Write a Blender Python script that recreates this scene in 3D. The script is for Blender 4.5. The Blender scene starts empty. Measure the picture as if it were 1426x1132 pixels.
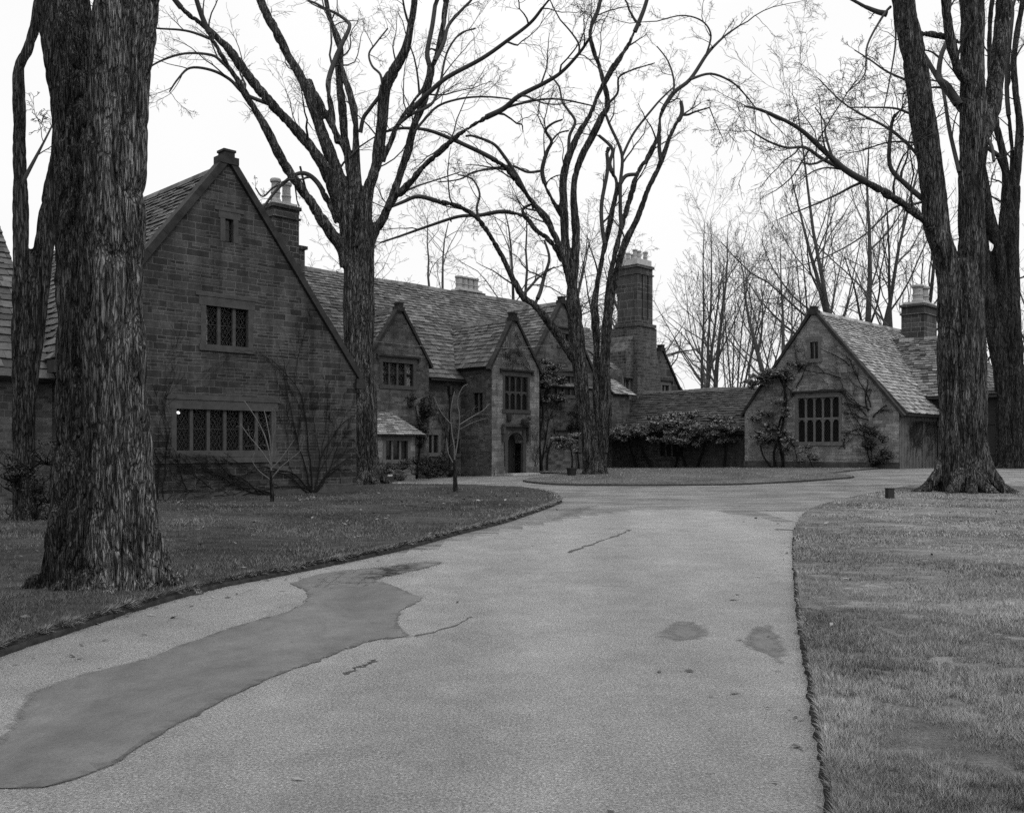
import bpy, math, random
import numpy as np
from mathutils import Vector, Matrix, noise
from mathutils.geometry import delaunay_2d_cdt

# ------------------------------------------------------------------ camera, sky, sun, exposure
SC = bpy.context.scene
F, CX, HY, CH = 1300.0, 713.0, 622.0, 1.6      # focal length in photo pixels, centre, horizon row, eye height
cam_d = bpy.data.cameras.new('camera'); cam = bpy.data.objects.new('camera', cam_d); SC.collection.objects.link(cam)
cam_d.sensor_width = 36.0; cam_d.lens = 36.0 * F / 1426.0
cam_d.shift_y = (HY - 566.0) / 1426.0
cam_d.clip_end = 2000; cam_d.clip_start = 0.05
cam.location = (0, 0, CH); cam.rotation_euler = (math.radians(90), 0, 0)
SC.camera = cam
W = bpy.data.worlds.new('World'); SC.world = W; W.use_nodes = True
nt = W.node_tree; nt.nodes.clear()
SUN_EL, SUN_AZ = math.radians(48), math.radians(150)   # azimuth measured from +Y towards +X
sky = nt.nodes.new('ShaderNodeTexSky'); sky.sky_type = 'NISHITA'; sky.sun_disc = False
sky.sun_elevation = SUN_EL; sky.sun_rotation = SUN_AZ; sky.air_density = 1.0; sky.dust_density = 6.0
bw = nt.nodes.new('ShaderNodeRGBToBW')
mul = nt.nodes.new('ShaderNodeMath'); mul.operation = 'MULTIPLY'; mul.inputs[1].default_value = 0.10
tc = nt.nodes.new('ShaderNodeTexCoord'); nz = nt.nodes.new('ShaderNodeTexNoise'); nz.inputs['Scale'].default_value = 1.6; nz.inputs['Detail'].default_value = 4
mr = nt.nodes.new('ShaderNodeMapRange'); mr.inputs['To Min'].default_value = 0.88; mr.inputs['To Max'].default_value = 1.12
mx = nt.nodes.new('ShaderNodeMix'); mx.data_type = 'FLOAT'; mx.inputs[0].default_value = 0.82
mx.inputs[3].default_value = 1.0
m2 = nt.nodes.new('ShaderNodeMath'); m2.operation = 'MULTIPLY'
bg = nt.nodes.new('ShaderNodeBackground'); out = nt.nodes.new('ShaderNodeOutputWorld')
L = nt.links.new
L(sky.outputs[0], bw.inputs[0]); L(bw.outputs[0], mul.inputs[0]); L(mul.outputs[0], mx.inputs[2])
L(tc.outputs['Generated'], nz.inputs['Vector']); L(nz.outputs[0], mr.inputs[0])
sz = nt.nodes.new('ShaderNodeSeparateXYZ'); zr_ = nt.nodes.new('ShaderNodeMapRange'); zr_.inputs[1].default_value = 0.42; zr_.inputs['To Min'].default_value = 1.0; zr_.inputs['To Max'].default_value = 3.5
m3_ = nt.nodes.new('ShaderNodeMath'); m3_.operation = 'MULTIPLY'
L(tc.outputs['Generated'], sz.inputs[0]); L(sz.outputs[2], zr_.inputs[0])
L(mx.outputs[0], m2.inputs[0]); L(mr.outputs[0], m2.inputs[1]); L(m2.outputs[0], m3_.inputs[0]); L(zr_.outputs[0], m3_.inputs[1]); L(m3_.outputs[0], bg.inputs[0])
bg.inputs[1].default_value = 1.13
L(bg.outputs[0], out.inputs[0])
sd = bpy.data.lights.new('sun', 'SUN'); sd.energy = 0.7; sd.angle = math.radians(18); sd.color = (1, 1, 1)
so = bpy.data.objects.new('sun', sd); SC.collection.objects.link(so)
so.rotation_euler = (math.radians(90) - SUN_EL, 0, math.pi - SUN_AZ)
so.location = (20, -20, 40)
SC.view_settings.view_transform = 'Standard'; SC.view_settings.look = 'None'
SC.view_settings.exposure = 0.0; SC.view_settings.gamma = 1.0
SC.render.engine = 'CYCLES'
SC.cycles.max_bounces = 5; SC.cycles.diffuse_bounces = 3; SC.cycles.transparent_max_bounces = 8
SC.cycles.use_denoising = False
SC.render.film_transparent = False

# ------------------------------------------------------------------ frames and helpers
AN = math.atan(0.975); UX, UY = math.sin(AN), math.cos(AN); VX, VY = -UY, UX
ROT = math.pi / 2 - AN
def uv(u, v, z=0.0): return Vector((u*UX + v*VX, u*UY + v*VY, z))
def sm(t): t = min(1, max(0, t)); return t*t*(3-2*t)
def g(x, y):                                             # the court rises gently to the far right
    return 0.55 * sm((y-30)/14) * min(1, max(0, (x+6)/24)) + 0.06*sm((y-9)/20)*0
def gnp(x, y):
    t = np.clip((y-30)/14, 0, 1); t = t*t*(3-2*t)
    return 0.55 * t * np.clip((x+6)/24, 0, 1)
def P(px, py, D): return Vector(((px-CX)/F*D, D, CH + (HY-py)/F*D))
def G(px, py):                                           # where a line of sight meets the ground
    r = (px-CX)/F; k = (py-HY)/F; D = 3.0
    while D < 400:
        if CH - k*D <= g(r*D, D): break
        D += 0.02 if D < 20 else 0.05
    return Vector((r*D, D, g(r*D, D)))
COL = SC.collection
def link(o):
    COL.objects.link(o); return o
def tag(o, label=None, cat=None, group=None, kind=None):
    if label: o['label'] = label
    if cat: o['category'] = cat
    if group: o['group'] = group
    if kind: o['kind'] = kind
    return o
def empty(name, loc, rz=0.0, label=None, cat=None, group=None):
    o = link(bpy.data.objects.new(name, None)); o.location = loc; o.rotation_euler = (0, 0, rz); o.empty_display_size = 0.3
    return tag(o, label, cat, group)
def mesh_np(name, V, Fc, mat, parent=None, tint=None, uvs=None, smooth=False, loc=None):
    """V (n,3); Fc list of arrays of equal-size faces"""
    me = bpy.data.meshes.new(name)
    V = np.asarray(V, dtype=np.float32)
    if not isinstance(Fc, (list, tuple)): Fc = [Fc]
    Fc = [np.asarray(f, dtype=np.int32) for f in Fc if len(f)]
    me.vertices.add(len(V)); me.vertices.foreach_set('co', V.ravel())
    tot = sum(f.size for f in Fc); nf = sum(len(f) for f in Fc)
    me.loops.add(tot); me.polygons.add(nf)
    me.loops.foreach_set('vertex_index', np.concatenate([f.ravel() for f in Fc]))
    st = []; k = 0
    for f in Fc:
        st.append(k + np.arange(len(f))*f.shape[1]); k += f.size
    me.polygons.foreach_set('loop_start', np.concatenate(st).astype(np.int32))
    if smooth: me.polygons.foreach_set('use_smooth', np.ones(nf, dtype=bool))
    me.update(calc_edges=True)
    if tint is not None:
        a = me.attributes.new('tint', 'FLOAT', 'FACE'); a.data.foreach_set('value', np.asarray(tint, dtype=np.float32))
    if uvs is not None:
        l = me.uv_layers.new(name='UVMap'); l.data.foreach_set('uv', np.asarray(uvs, dtype=np.float32).ravel())
    me.materials.append(mat)
    o = link(bpy.data.objects.new(name, me))
    if parent is not None: o.parent = parent
    if loc is not None: o.location = loc
    return o
class MB:
    """collects polygons in the (u, v, z) frame of a building"""
    def __init__(s): s.V = []; s.F = []; s.T = []
    def poly(s, pts, t=0.5):
        n = len(s.V); s.V += [tuple(p) for p in pts]; s.F.append(tuple(range(n, n+len(pts)))); s.T.append(t)
    def box(s, a, b, t=None):
        t = random.random() if t is None else t
        x0, y0, z0 = [min(a[i], b[i]) for i in range(3)]; x1, y1, z1 = [max(a[i], b[i]) for i in range(3)]
        c = [(x0,y0,z0),(x1,y0,z0),(x1,y1,z0),(x0,y1,z0),(x0,y0,z1),(x1,y0,z1),(x1,y1,z1),(x0,y1,z1)]
        n = len(s.V); s.V += c
        for f in ((0,3,2,1),(4,5,6,7),(0,1,5,4),(1,2,6,5),(2,3,7,6),(3,0,4,7)):
            s.F.append(tuple(n+i for i in f)); s.T.append(t)
    def extr(s, pts, d, t=0.5):
        """closed prism: polygon pts swept by vector d"""
        d = Vector(d); q = [Vector(p) for p in pts]; r = [p + d for p in q]; k = len(q)
        s.poly(q, t); s.poly(r[::-1], t)
        for i in range(k):
            j = (i+1) % k; s.poly([q[j], q[i], r[i], r[j]], t)
    def bar(s, a, b, w, h, t=0.5, up=(0,0,1)):
        a, b = Vector(a), Vector(b); d = (b-a).normalized(); sd_ = d.cross(Vector(up)).normalized(); u2 = sd_.cross(d)
        c = [a + sd_*x + u2*y for x, y in ((-w/2,-h/2),(w/2,-h/2),(w/2,h/2),(-w/2,h/2))]
        s.extr(c, b-a, t)
    def lathe(s, c, prof, n=14, t=0.5):
        c = Vector(c); b = len(s.V)
        for r, z in prof:
            for i in range(n):
                a = 2*math.pi*i/n; s.V.append((c.x + r*math.cos(a), c.y + r*math.sin(a), c.z + z))
        for k in range(len(prof)-1):
            for i in range(n):
                j = (i+1) % n; s.F.append((b+k*n+i, b+k*n+j, b+(k+1)*n+j, b+(k+1)*n+i)); s.T.append(t)
        s.F.append(tuple(b+(len(prof)-1)*n+i for i in range(n))); s.T.append(t)
    def build(s, name, mat, parent=None, off=(0,0,0), smooth=False):
        me = bpy.data.meshes.new(name)
        ox, oy, oz = off
        me.from_pydata([(x-ox, y-oy, z-oz) for x, y, z in s.V], [], s.F); me.update()
        a = me.attributes.new('tint', 'FLOAT', 'FACE'); a.data.foreach_set('value', s.T)
        l = me.uv_layers.new(name='UVMap'); uvs = []
        for p in me.polygons:
            nx, ny, nz_ = abs(p.normal.x), abs(p.normal.y), abs(p.normal.z)
            for i in p.vertices:
                x, y, z = s.V[i]
                if nz_ > 0.75: uvs += [x, y]
                elif nx > ny: uvs += [y + 31.7, z]
                else: uvs += [x, z]
        l.data.foreach_set('uv', uvs)
        if smooth: me.polygons.foreach_set('use_smooth', [True]*len(me.polygons))
        me.materials.append(mat)
        o = link(bpy.data.objects.new(name, me))
        if parent is not None: o.parent = parent
        return o

# ------------------------------------------------------------------ materials (all neutral: the photograph is monochrome)
def grey(v): return (v, v*1.0, v*0.995, 1)
ALB = 0.52      # common scale of all the grey paints below
class NM:
    def __init__(s, name, rough=0.9, spec=0.2):
        s.m = bpy.data.materials.new(name); s.m.use_nodes = True; s.t = s.m.node_tree; s.t.nodes.clear()
        s.out = s.n('ShaderNodeOutputMaterial'); s.b = s.n('ShaderNodeBsdfPrincipled')
        s.b.inputs['Roughness'].default_value = rough; s.b.inputs['Specular IOR Level'].default_value = spec
        s.l(s.b.outputs[0], s.out.inputs[0]); s.bumps = None
        s.geo = None
    def n(s, k, **kw):
        x = s.t.nodes.new(k)
        for a, b in kw.items(): setattr(x, a, b)
        return x
    def l(s, a, b): s.t.links.new(a, b)
    def obj(s): return s.n('ShaderNodeTexCoord').outputs['Object']
    def uvc(s): return s.n('ShaderNodeTexCoord').outputs['UV']
    def scale(s, vec, sc):
        m = s.n('ShaderNodeMapping'); m.inputs['Scale'].default_value = sc; s.l(vec, m.inputs[0]); return m.outputs[0]
    def noise(s, vec, sc, det=4, rough=0.55, dist=0.0):
        x = s.n('ShaderNodeTexNoise'); x.inputs['Scale'].default_value = sc; x.inputs['Detail'].default_value = det
        x.inputs['Roughness'].default_value = rough; x.inputs['Distortion'].default_value = dist; s.l(vec, x.inputs['Vector']); return x.outputs[0]
    def mapr(s, v, a, b, c, d):
        x = s.n('ShaderNodeMapRange'); x.inputs[1].default_value = a; x.inputs[2].default_value = b
        x.inputs[3].default_value = c; x.inputs[4].default_value = d; s.l(v, x.inputs[0]); return x.outputs[0]
    def math(s, op, a, b=None):
        x = s.n('ShaderNodeMath', operation=op)
        for i, q in enumerate((a, b)):
            if q is None: continue
            if isinstance(q, (int, float)): x.inputs[i].default_value = q
            else: s.l(q, x.inputs[i])
        return x.outputs[0]
    def mix(s, f, a, b):
        x = s.n('ShaderNodeMix', data_type='FLOAT')
        for i, q in zip((0, 2, 3), (f, a, b)):
            if isinstance(q, (int, float)): x.inputs[i].default_value = q
            else: s.l(q, x.inputs[i])
        return x.outputs[0]
    def attr(s, name):
        x = s.n('ShaderNodeAttribute'); x.attribute_name = name; return x.outputs['Fac']
    def col(s, v): s.l(s.math('MULTIPLY', v, ALB), s.b.inputs['Base Color']); return s
    def bump(s, h, dist, strength=1.0):
        x = s.n('ShaderNodeBump'); x.inputs['Distance'].default_value = dist; x.inputs['Strength'].default_value = strength
        s.l(h, x.inputs['Height'])
        if s.bumps is not None: s.l(s.bumps, x.inputs['Normal'])
        s.bumps = x.outputs[0]; s.l(s.bumps, s.b.inputs['Normal']); return s
def flat(name, v, rough=0.8, spec=0.3, var=0.25, sc=6.0):
    m = NM(name, rough, spec); o = m.obj(); n_ = m.noise(o, sc, 5)
    m.col(m.mapr(n_, 0.25, 0.75, v*(1-var), v*(1+var))); m.bump(n_, 0.01, 0.4); return m.m
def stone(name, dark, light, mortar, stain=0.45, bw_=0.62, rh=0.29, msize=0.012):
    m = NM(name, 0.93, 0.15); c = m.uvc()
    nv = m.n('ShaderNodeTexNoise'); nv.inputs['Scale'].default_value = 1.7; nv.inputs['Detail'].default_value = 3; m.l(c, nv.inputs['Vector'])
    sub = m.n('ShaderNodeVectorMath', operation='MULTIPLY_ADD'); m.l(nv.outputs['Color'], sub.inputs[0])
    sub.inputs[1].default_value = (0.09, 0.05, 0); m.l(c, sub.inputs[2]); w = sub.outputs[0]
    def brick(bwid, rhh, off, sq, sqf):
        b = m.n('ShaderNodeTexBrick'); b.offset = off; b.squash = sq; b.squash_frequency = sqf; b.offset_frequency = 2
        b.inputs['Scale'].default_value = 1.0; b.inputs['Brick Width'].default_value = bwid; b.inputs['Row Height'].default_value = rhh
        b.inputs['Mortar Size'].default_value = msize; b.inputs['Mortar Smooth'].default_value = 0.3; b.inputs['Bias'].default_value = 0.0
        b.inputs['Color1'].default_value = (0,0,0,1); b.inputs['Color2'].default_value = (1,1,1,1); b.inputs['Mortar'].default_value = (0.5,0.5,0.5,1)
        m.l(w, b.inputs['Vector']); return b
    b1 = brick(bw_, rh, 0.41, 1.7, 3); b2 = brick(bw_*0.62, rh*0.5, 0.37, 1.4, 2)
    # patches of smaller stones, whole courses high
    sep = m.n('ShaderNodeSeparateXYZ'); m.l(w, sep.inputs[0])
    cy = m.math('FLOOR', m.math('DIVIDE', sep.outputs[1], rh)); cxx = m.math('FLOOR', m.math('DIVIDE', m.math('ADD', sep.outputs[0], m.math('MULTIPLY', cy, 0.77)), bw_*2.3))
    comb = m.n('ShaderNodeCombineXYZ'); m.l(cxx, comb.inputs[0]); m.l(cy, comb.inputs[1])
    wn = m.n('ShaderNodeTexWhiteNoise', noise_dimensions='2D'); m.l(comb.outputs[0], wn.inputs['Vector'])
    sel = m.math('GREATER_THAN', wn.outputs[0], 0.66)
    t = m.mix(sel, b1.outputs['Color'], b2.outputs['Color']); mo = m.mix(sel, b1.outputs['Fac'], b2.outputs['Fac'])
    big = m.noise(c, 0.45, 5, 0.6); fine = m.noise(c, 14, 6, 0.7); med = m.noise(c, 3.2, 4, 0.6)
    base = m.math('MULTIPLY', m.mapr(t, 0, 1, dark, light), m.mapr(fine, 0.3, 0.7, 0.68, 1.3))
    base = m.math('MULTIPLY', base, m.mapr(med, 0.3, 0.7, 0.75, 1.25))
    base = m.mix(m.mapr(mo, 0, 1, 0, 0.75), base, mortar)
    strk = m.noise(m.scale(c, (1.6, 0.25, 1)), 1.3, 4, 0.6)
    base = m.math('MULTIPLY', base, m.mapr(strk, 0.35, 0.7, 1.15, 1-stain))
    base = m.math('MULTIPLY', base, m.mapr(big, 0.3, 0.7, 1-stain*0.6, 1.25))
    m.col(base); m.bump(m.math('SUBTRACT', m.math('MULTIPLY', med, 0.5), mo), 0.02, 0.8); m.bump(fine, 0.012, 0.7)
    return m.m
def slate(name, dark, light, moss=0.3):
    m = NM(name, 0.85, 0.25); o = m.obj(); t = m.attr('tint')
    n_ = m.noise(o, 9, 6, 0.7); b_ = m.noise(o, 0.5, 4, 0.6)
    v = m.math('MULTIPLY', m.mapr(t, 0, 1, dark, light), m.mapr(n_, 0.3, 0.7, 0.6, 1.4))
    v = m.math('MULTIPLY', v, m.mapr(b_, 0.35, 0.7, 1.1, 1-moss))
    m.col(v); m.bump(n_, 0.015, 0.8); return m.m
def bark(name, dark, light, k=1.0, amp=0.03, wet=None):
    m = NM(name, 0.95, 0.1); o = m.obj(); e = m.scale(o, (1, 1, 0.1))
    r = m.noise(e, 16*k, 6, 0.65, 0.6); f_ = m.noise(m.scale(o, (1,1,0.4)), 60*k, 4, 0.7); b_ = m.noise(o, 0.7, 4, 0.6)
    v = m.mapr(r, 0.38, 0.64, dark, light); v = m.math('MULTIPLY', v, m.mapr(f_, 0.3, 0.7, 0.6, 1.4))
    v = m.math('MULTIPLY', v, m.mapr(b_, 0.35, 0.68, 0.7, 1.35))
    vo = m.n('ShaderNodeTexVoronoi', feature='DISTANCE_TO_EDGE'); vo.inputs['Scale'].default_value = 40*k
    nv = m.n('ShaderNodeTexNoise'); nv.inputs['Scale'].default_value = 5*k; nv.inputs['Detail'].default_value = 5; m.l(e, nv.inputs['Vector'])
    ad = m.n('ShaderNodeVectorMath', operation='MULTIPLY_ADD'); m.l(nv.outputs['Color'], ad.inputs[0]); q = 0.13/k; ad.inputs[1].default_value = (q, q, q); m.l(e, ad.inputs[2]); m.l(ad.outputs[0], vo.inputs['Vector'])
    pl = m.mapr(vo.outputs['Distance'], 0.0, 0.2, 0, 1)
    v = m.math('MULTIPLY', v, m.mapr(pl, 0, 1, 0.35, 1.15))
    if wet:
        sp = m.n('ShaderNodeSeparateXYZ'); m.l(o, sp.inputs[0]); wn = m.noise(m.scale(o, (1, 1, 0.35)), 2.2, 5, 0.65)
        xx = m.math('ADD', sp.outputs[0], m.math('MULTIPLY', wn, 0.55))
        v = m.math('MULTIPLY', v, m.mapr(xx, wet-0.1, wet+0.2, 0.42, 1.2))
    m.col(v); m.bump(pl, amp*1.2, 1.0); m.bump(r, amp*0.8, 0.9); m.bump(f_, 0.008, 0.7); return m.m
M = {}
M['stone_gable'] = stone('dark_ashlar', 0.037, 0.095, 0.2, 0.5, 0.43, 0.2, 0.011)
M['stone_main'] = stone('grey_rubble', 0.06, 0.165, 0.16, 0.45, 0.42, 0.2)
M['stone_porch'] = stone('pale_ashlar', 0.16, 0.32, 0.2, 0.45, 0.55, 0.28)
M['stone_garage'] = stone('court_stone', 0.19, 0.35, 0.2, 0.35, 0.5, 0.17, 0.009)
M['stone_link'] = stone('passage_stone', 0.07, 0.12, 0.08, 0.4, 0.5, 0.2, 0.008)
M['stone_chim'] = stone('chimney_stone', 0.05, 0.10, 0.26, 0.35, 0.62, 0.52, 0.02)
M['trim'] = flat('trim_stone', 0.08, 0.9, 0.15, 0.3, 5)
M['trim_pale'] = flat('pale_trim_stone', 0.15, 0.9, 0.15, 0.25, 5)
M['coping'] = flat('coping_stone', 0.045, 0.9, 0.1, 0.5, 3)
M['cap'] = flat('chimney_cap', 0.55, 0.9, 0.1, 0.2, 4)
M['pot'] = flat('chimney_pot_clay', 0.42, 0.9, 0.1, 0.2, 4)
M['slate_main'] = slate('roof_slate', 0.05, 0.26, 0.4)
M['slate_gable'] = slate('dark_roof_slate', 0.04, 0.17, 0.3)
M['slate_garage'] = slate('pale_roof_slate', 0.14, 0.54, 0.25)
M['slate_link'] = slate('mossy_roof_slate', 0.025, 0.08, 0.5)
M['slate_cross'] = slate('mottled_roof_slate', 0.03, 0.4, 0.35)
M['under'] = flat('roof_boarding', 0.03)
M['wood'] = flat('dark_oak', 0.02, 0.6, 0.3)
M['iron'] = flat('iron', 0.015, 0.5, 0.4)
M['boards'] = flat('weathered_render', 0.15, 0.9, 0.1, 0.35, 3)
def glass_mat(name, base, lattice, sx=0.11, sz=0.19, transp=0.0):
    m = NM(name, 0.12, 0.35); c = m.uvc(); sep = m.n('ShaderNodeSeparateXYZ'); m.l(c, sep.inputs[0])
    a = m.math('DIVIDE', sep.outputs[0], sx); b = m.math('DIVIDE', sep.outputs[1], sz)
    def line(q): return m.math('LESS_THAN', m.math('ABSOLUTE', m.math('SUBTRACT', m.math('FRACT', q), 0.5)), 0.055)
    l1 = line(m.math('ADD', a, b)); l2 = line(m.math('SUBTRACT', a, b)); ln = m.math('MAXIMUM', l1, l2)
    m.col(m.mix(ln, base, lattice)); m.l(m.mapr(ln, 0, 1, 0.1, 0.8), m.b.inputs['Roughness'])
    m.bump(m.noise(c, 5, 2), 0.004, 0.5)
    if transp:
        tr = m.n('ShaderNodeBsdfTransparent'); ms = m.n('ShaderNodeMixShader'); m.l(m.math('MULTIPLY', m.math('SUBTRACT', 1.0, ln), transp), ms.inputs[0])
        m.l(m.b.outputs[0], ms.inputs[1]); m.l(tr.outputs[0], ms.inputs[2]); m.l(ms.outputs[0], m.out.inputs[0])
    return m.m
M['glass'] = glass_mat('leaded_glass', 0.008, 0.02)
M['glass_clear'] = glass_mat('clear_leaded_glass', 0.008, 0.02, 0.13, 0.22, transp=0.85)
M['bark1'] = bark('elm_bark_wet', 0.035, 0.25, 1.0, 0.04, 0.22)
M['bark2'] = bark('elm_bark', 0.02, 0.2, 0.55, 0.06)
M['bark3'] = bark('maple_bark', 0.015, 0.11, 0.6, 0.05)
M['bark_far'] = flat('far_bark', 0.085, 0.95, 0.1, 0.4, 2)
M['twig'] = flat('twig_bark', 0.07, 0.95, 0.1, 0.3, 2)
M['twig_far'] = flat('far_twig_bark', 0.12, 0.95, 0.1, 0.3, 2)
M['twig_pale'] = flat('pale_young_bark', 0.15, 0.9, 0.1, 0.3, 6)
M['vine'] = flat('vine_bark', 0.014, 0.95, 0.1, 0.4, 5)
M['vine_pale'] = flat('dusty_vine_bark', 0.03, 0.95, 0.1, 0.4, 5)
def leafm(name, a, b):
    m = NM(name, 0.6, 0.3); m.col(m.mapr(m.attr('tint'), 0, 1, a, b)); return m.m
M['leaf_dark'] = leafm('dark_leaf', 0.012, 0.05)
M['leaf'] = leafm('magnolia_leaf', 0.05, 0.34)
M['blade_l'] = leafm('shaded_grass_blade', 0.02, 0.26)  # left lawn blades: shade of house and trees put into the darker colour
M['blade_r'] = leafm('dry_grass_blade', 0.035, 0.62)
M['wire'] = flat('wire_metal', 0.2, 0.6, 0.4)
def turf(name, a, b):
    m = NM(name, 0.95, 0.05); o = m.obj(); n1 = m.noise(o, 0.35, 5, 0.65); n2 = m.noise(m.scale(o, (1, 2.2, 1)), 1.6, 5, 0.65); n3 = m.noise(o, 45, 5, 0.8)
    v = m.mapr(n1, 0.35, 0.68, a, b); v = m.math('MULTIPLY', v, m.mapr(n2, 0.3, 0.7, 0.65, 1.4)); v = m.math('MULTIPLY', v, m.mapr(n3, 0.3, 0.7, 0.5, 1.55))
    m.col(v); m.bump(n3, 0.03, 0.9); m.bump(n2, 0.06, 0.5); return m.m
M['turf_l'] = turf('shaded_turf', 0.03, 0.09)  # left lawn's shade from house and trees is painted into this darker tone
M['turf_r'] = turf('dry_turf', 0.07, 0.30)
M['turf_i'] = turf('island_turf', 0.09, 0.16)
M['soil'] = flat('dark_soil', 0.045, 0.95, 0.05, 0.5, 12)
M['kerb'] = flat('wet_edge_soil', 0.02, 0.9, 0.1, 0.5, 12)
M['field'] = turf('field_turf', 0.05, 0.10)
def drive_mat():
    m = NM('worn_driveway', 0.9, 0.2); o = m.obj()
    big = m.noise(m.scale(o, (1, 0.5, 1)), 0.35, 5, 0.6); med = m.noise(o, 3.0, 5, 0.65); ag = m.noise(o, 62, 4, 0.85)
    vo = m.n('ShaderNodeTexVoronoi'); vo.inputs['Scale'].default_value = 75; m.l(o, vo.inputs['Vector'])
    far = m.attr('tint')
    v = m.mapr(big, 0.3, 0.7, 0.31, 0.41); v = m.math('MULTIPLY', v, m.mapr(med, 0.3, 0.7, 0.9, 1.1))
    v = m.math('MULTIPLY', v, m.mapr(ag, 0.32, 0.68, 0.35, 1.7)); v = m.math('MULTIPLY', v, m.mapr(vo.outputs['Distance'], 0.0, 0.7, 1.2, 0.8))
    w = m.noise(m.scale(o, (0.35, 1.6, 1)), 0.9, 5, 0.65)      # worn band of older surface up the court
    old = m.math('MULTIPLY', m.mapr(w, 0.40, 0.62, 1.0, 0.5), 0.82)
    v = m.mix(far, v, m.math('MULTIPLY', v, old))
    w2 = m.noise(o, 0.8, 6, 0.7, 1.0)
    v = m.math('MULTIPLY', v, m.mapr(w2, 0.63, 0.72, 1.0, 0.8))
    spx = m.n('ShaderNodeSeparateXYZ'); m.l(o, spx.inputs[0])
    tk = m.math('ADD', m.math('SUBTRACT', spx.outputs[0], m.math('MULTIPLY', m.math('POWER', m.math('MAXIMUM', m.math('SUBTRACT', spx.outputs[1], 2.0), 0.0), 1.6), 0.012)), m.math('MULTIPLY', big, 0.5))
    wave = m.math('SINE', m.math('MULTIPLY', tk, 3.9)); v = m.math('MULTIPLY', v, m.mapr(wave, -1, 1, 0.94, 1.05))
    bl = m.noise(o, 1.1, 7, 0.75, 0.4); v = m.math('MULTIPLY', v, m.mapr(bl, 0.25, 0.75, 0.78, 1.2))
    sp2 = m.noise(o, 26, 4, 0.7); v = m.math('MULTIPLY', v, m.mapr(sp2, 0.62, 0.75, 1.0, 0.6))
    m.col(v); m.bump(ag, 0.02, 1.0); m.bump(vo.outputs['Distance'], 0.01, 0.7); return m.m
M['drive'] = drive_mat()
def patch_mat(name, lo, hi, soft=0.25):
    m = NM(name, 0.7, 0.3); o = m.obj(); ag = m.noise(o, 80, 3, 0.8); b_ = m.noise(o, 3.0, 6, 0.7)
    v = m.mapr(m.attr('tint'), 0, 1, lo, hi); v = m.math('MULTIPLY', v, m.mapr(ag, 0.25, 0.75, 0.7, 1.3)); v = m.math('MULTIPLY', v, m.mapr(b_, 0.3, 0.7, 0.78, 1.22)); b3 = m.noise(m.scale(o, (1, 0.45, 1)), 0.9, 7, 0.7, 0.8); v = m.math('MULTIPLY', v, m.mapr(b3, 0.35, 0.65, 0.68, 1.3))
    m.col(v); m.bump(ag, 0.01, 0.8)
    al = m.attr('fade'); k = m.noise(o, 5, 7, 0.8)
    a = m.mapr(m.math('SUBTRACT', m.math('MULTIPLY', al, 1.5 if soft < 0.5 else 1.25), m.mapr(k, 0.3, 0.7, 0.05, 0.95) if soft > 0.5 else k), 0.0, soft, 0, 1)
    tr = m.n('ShaderNodeBsdfTransparent'); ms = m.n('ShaderNodeMixShader'); m.l(a, ms.inputs[0]); m.l(tr.outputs[0], ms.inputs[1]); m.l(m.b.outputs[0], ms.inputs[2]); m.l(ms.outputs[0], m.out.inputs[0])
    return m.m
M['patch'] = patch_mat('damp_asphalt', 0.04, 0.125)
M['stain'] = patch_mat('damp_stain', 0.09, 0.13, 0.6)
M['crack'] = flat('tar_seam', 0.06, 0.8, 0.2)

# ------------------------------------------------------------------ ground sheets
def inpoly(x, y, poly):
    c = np.zeros(np.shape(x), dtype=bool); n = len(poly); j = n-1
    for i in range(n):
        xi, yi = poly[i]; xj, yj = poly[j]
        if yi != yj:
            c ^= ((yi > y) != (yj > y)) & (x < (xj-xi)*(y-yi)/(yj-yi) + xi)
        j = i
    return c
def dense(poly, step, jit=0.0, seed=1, closed=True):
    rng = random.Random(seed); outp = []; n = len(poly)
    for i in range(n if closed else n-1):
        a = Vector(poly[i]); b = Vector(poly[(i+1) % n]); k = max(1, int((b-a).length/step)); 
        for q in range(k): outp.append(a.lerp(b, q/k) + Vector((rng.gauss(0, jit), rng.gauss(0, jit))))
    return [(p.x, p.y) for p in outp]
def crom(pts, k=6):
    pts = [Vector(p) for p in pts]; o = []
    for i in range(len(pts)-1):
        p0 = pts[max(i-1, 0)]; p1 = pts[i]; p2 = pts[i+1]; p3 = pts[min(i+2, len(pts)-1)]
        for q in range(k):
            t = q/k; o.append(0.5*((2*p1) + (p2-p0)*t + (2*p0-5*p1+4*p2-p3)*t*t + (3*p1-p0-3*p2+p3)*t**3))
    o.append(pts[-1]); return o
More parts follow.
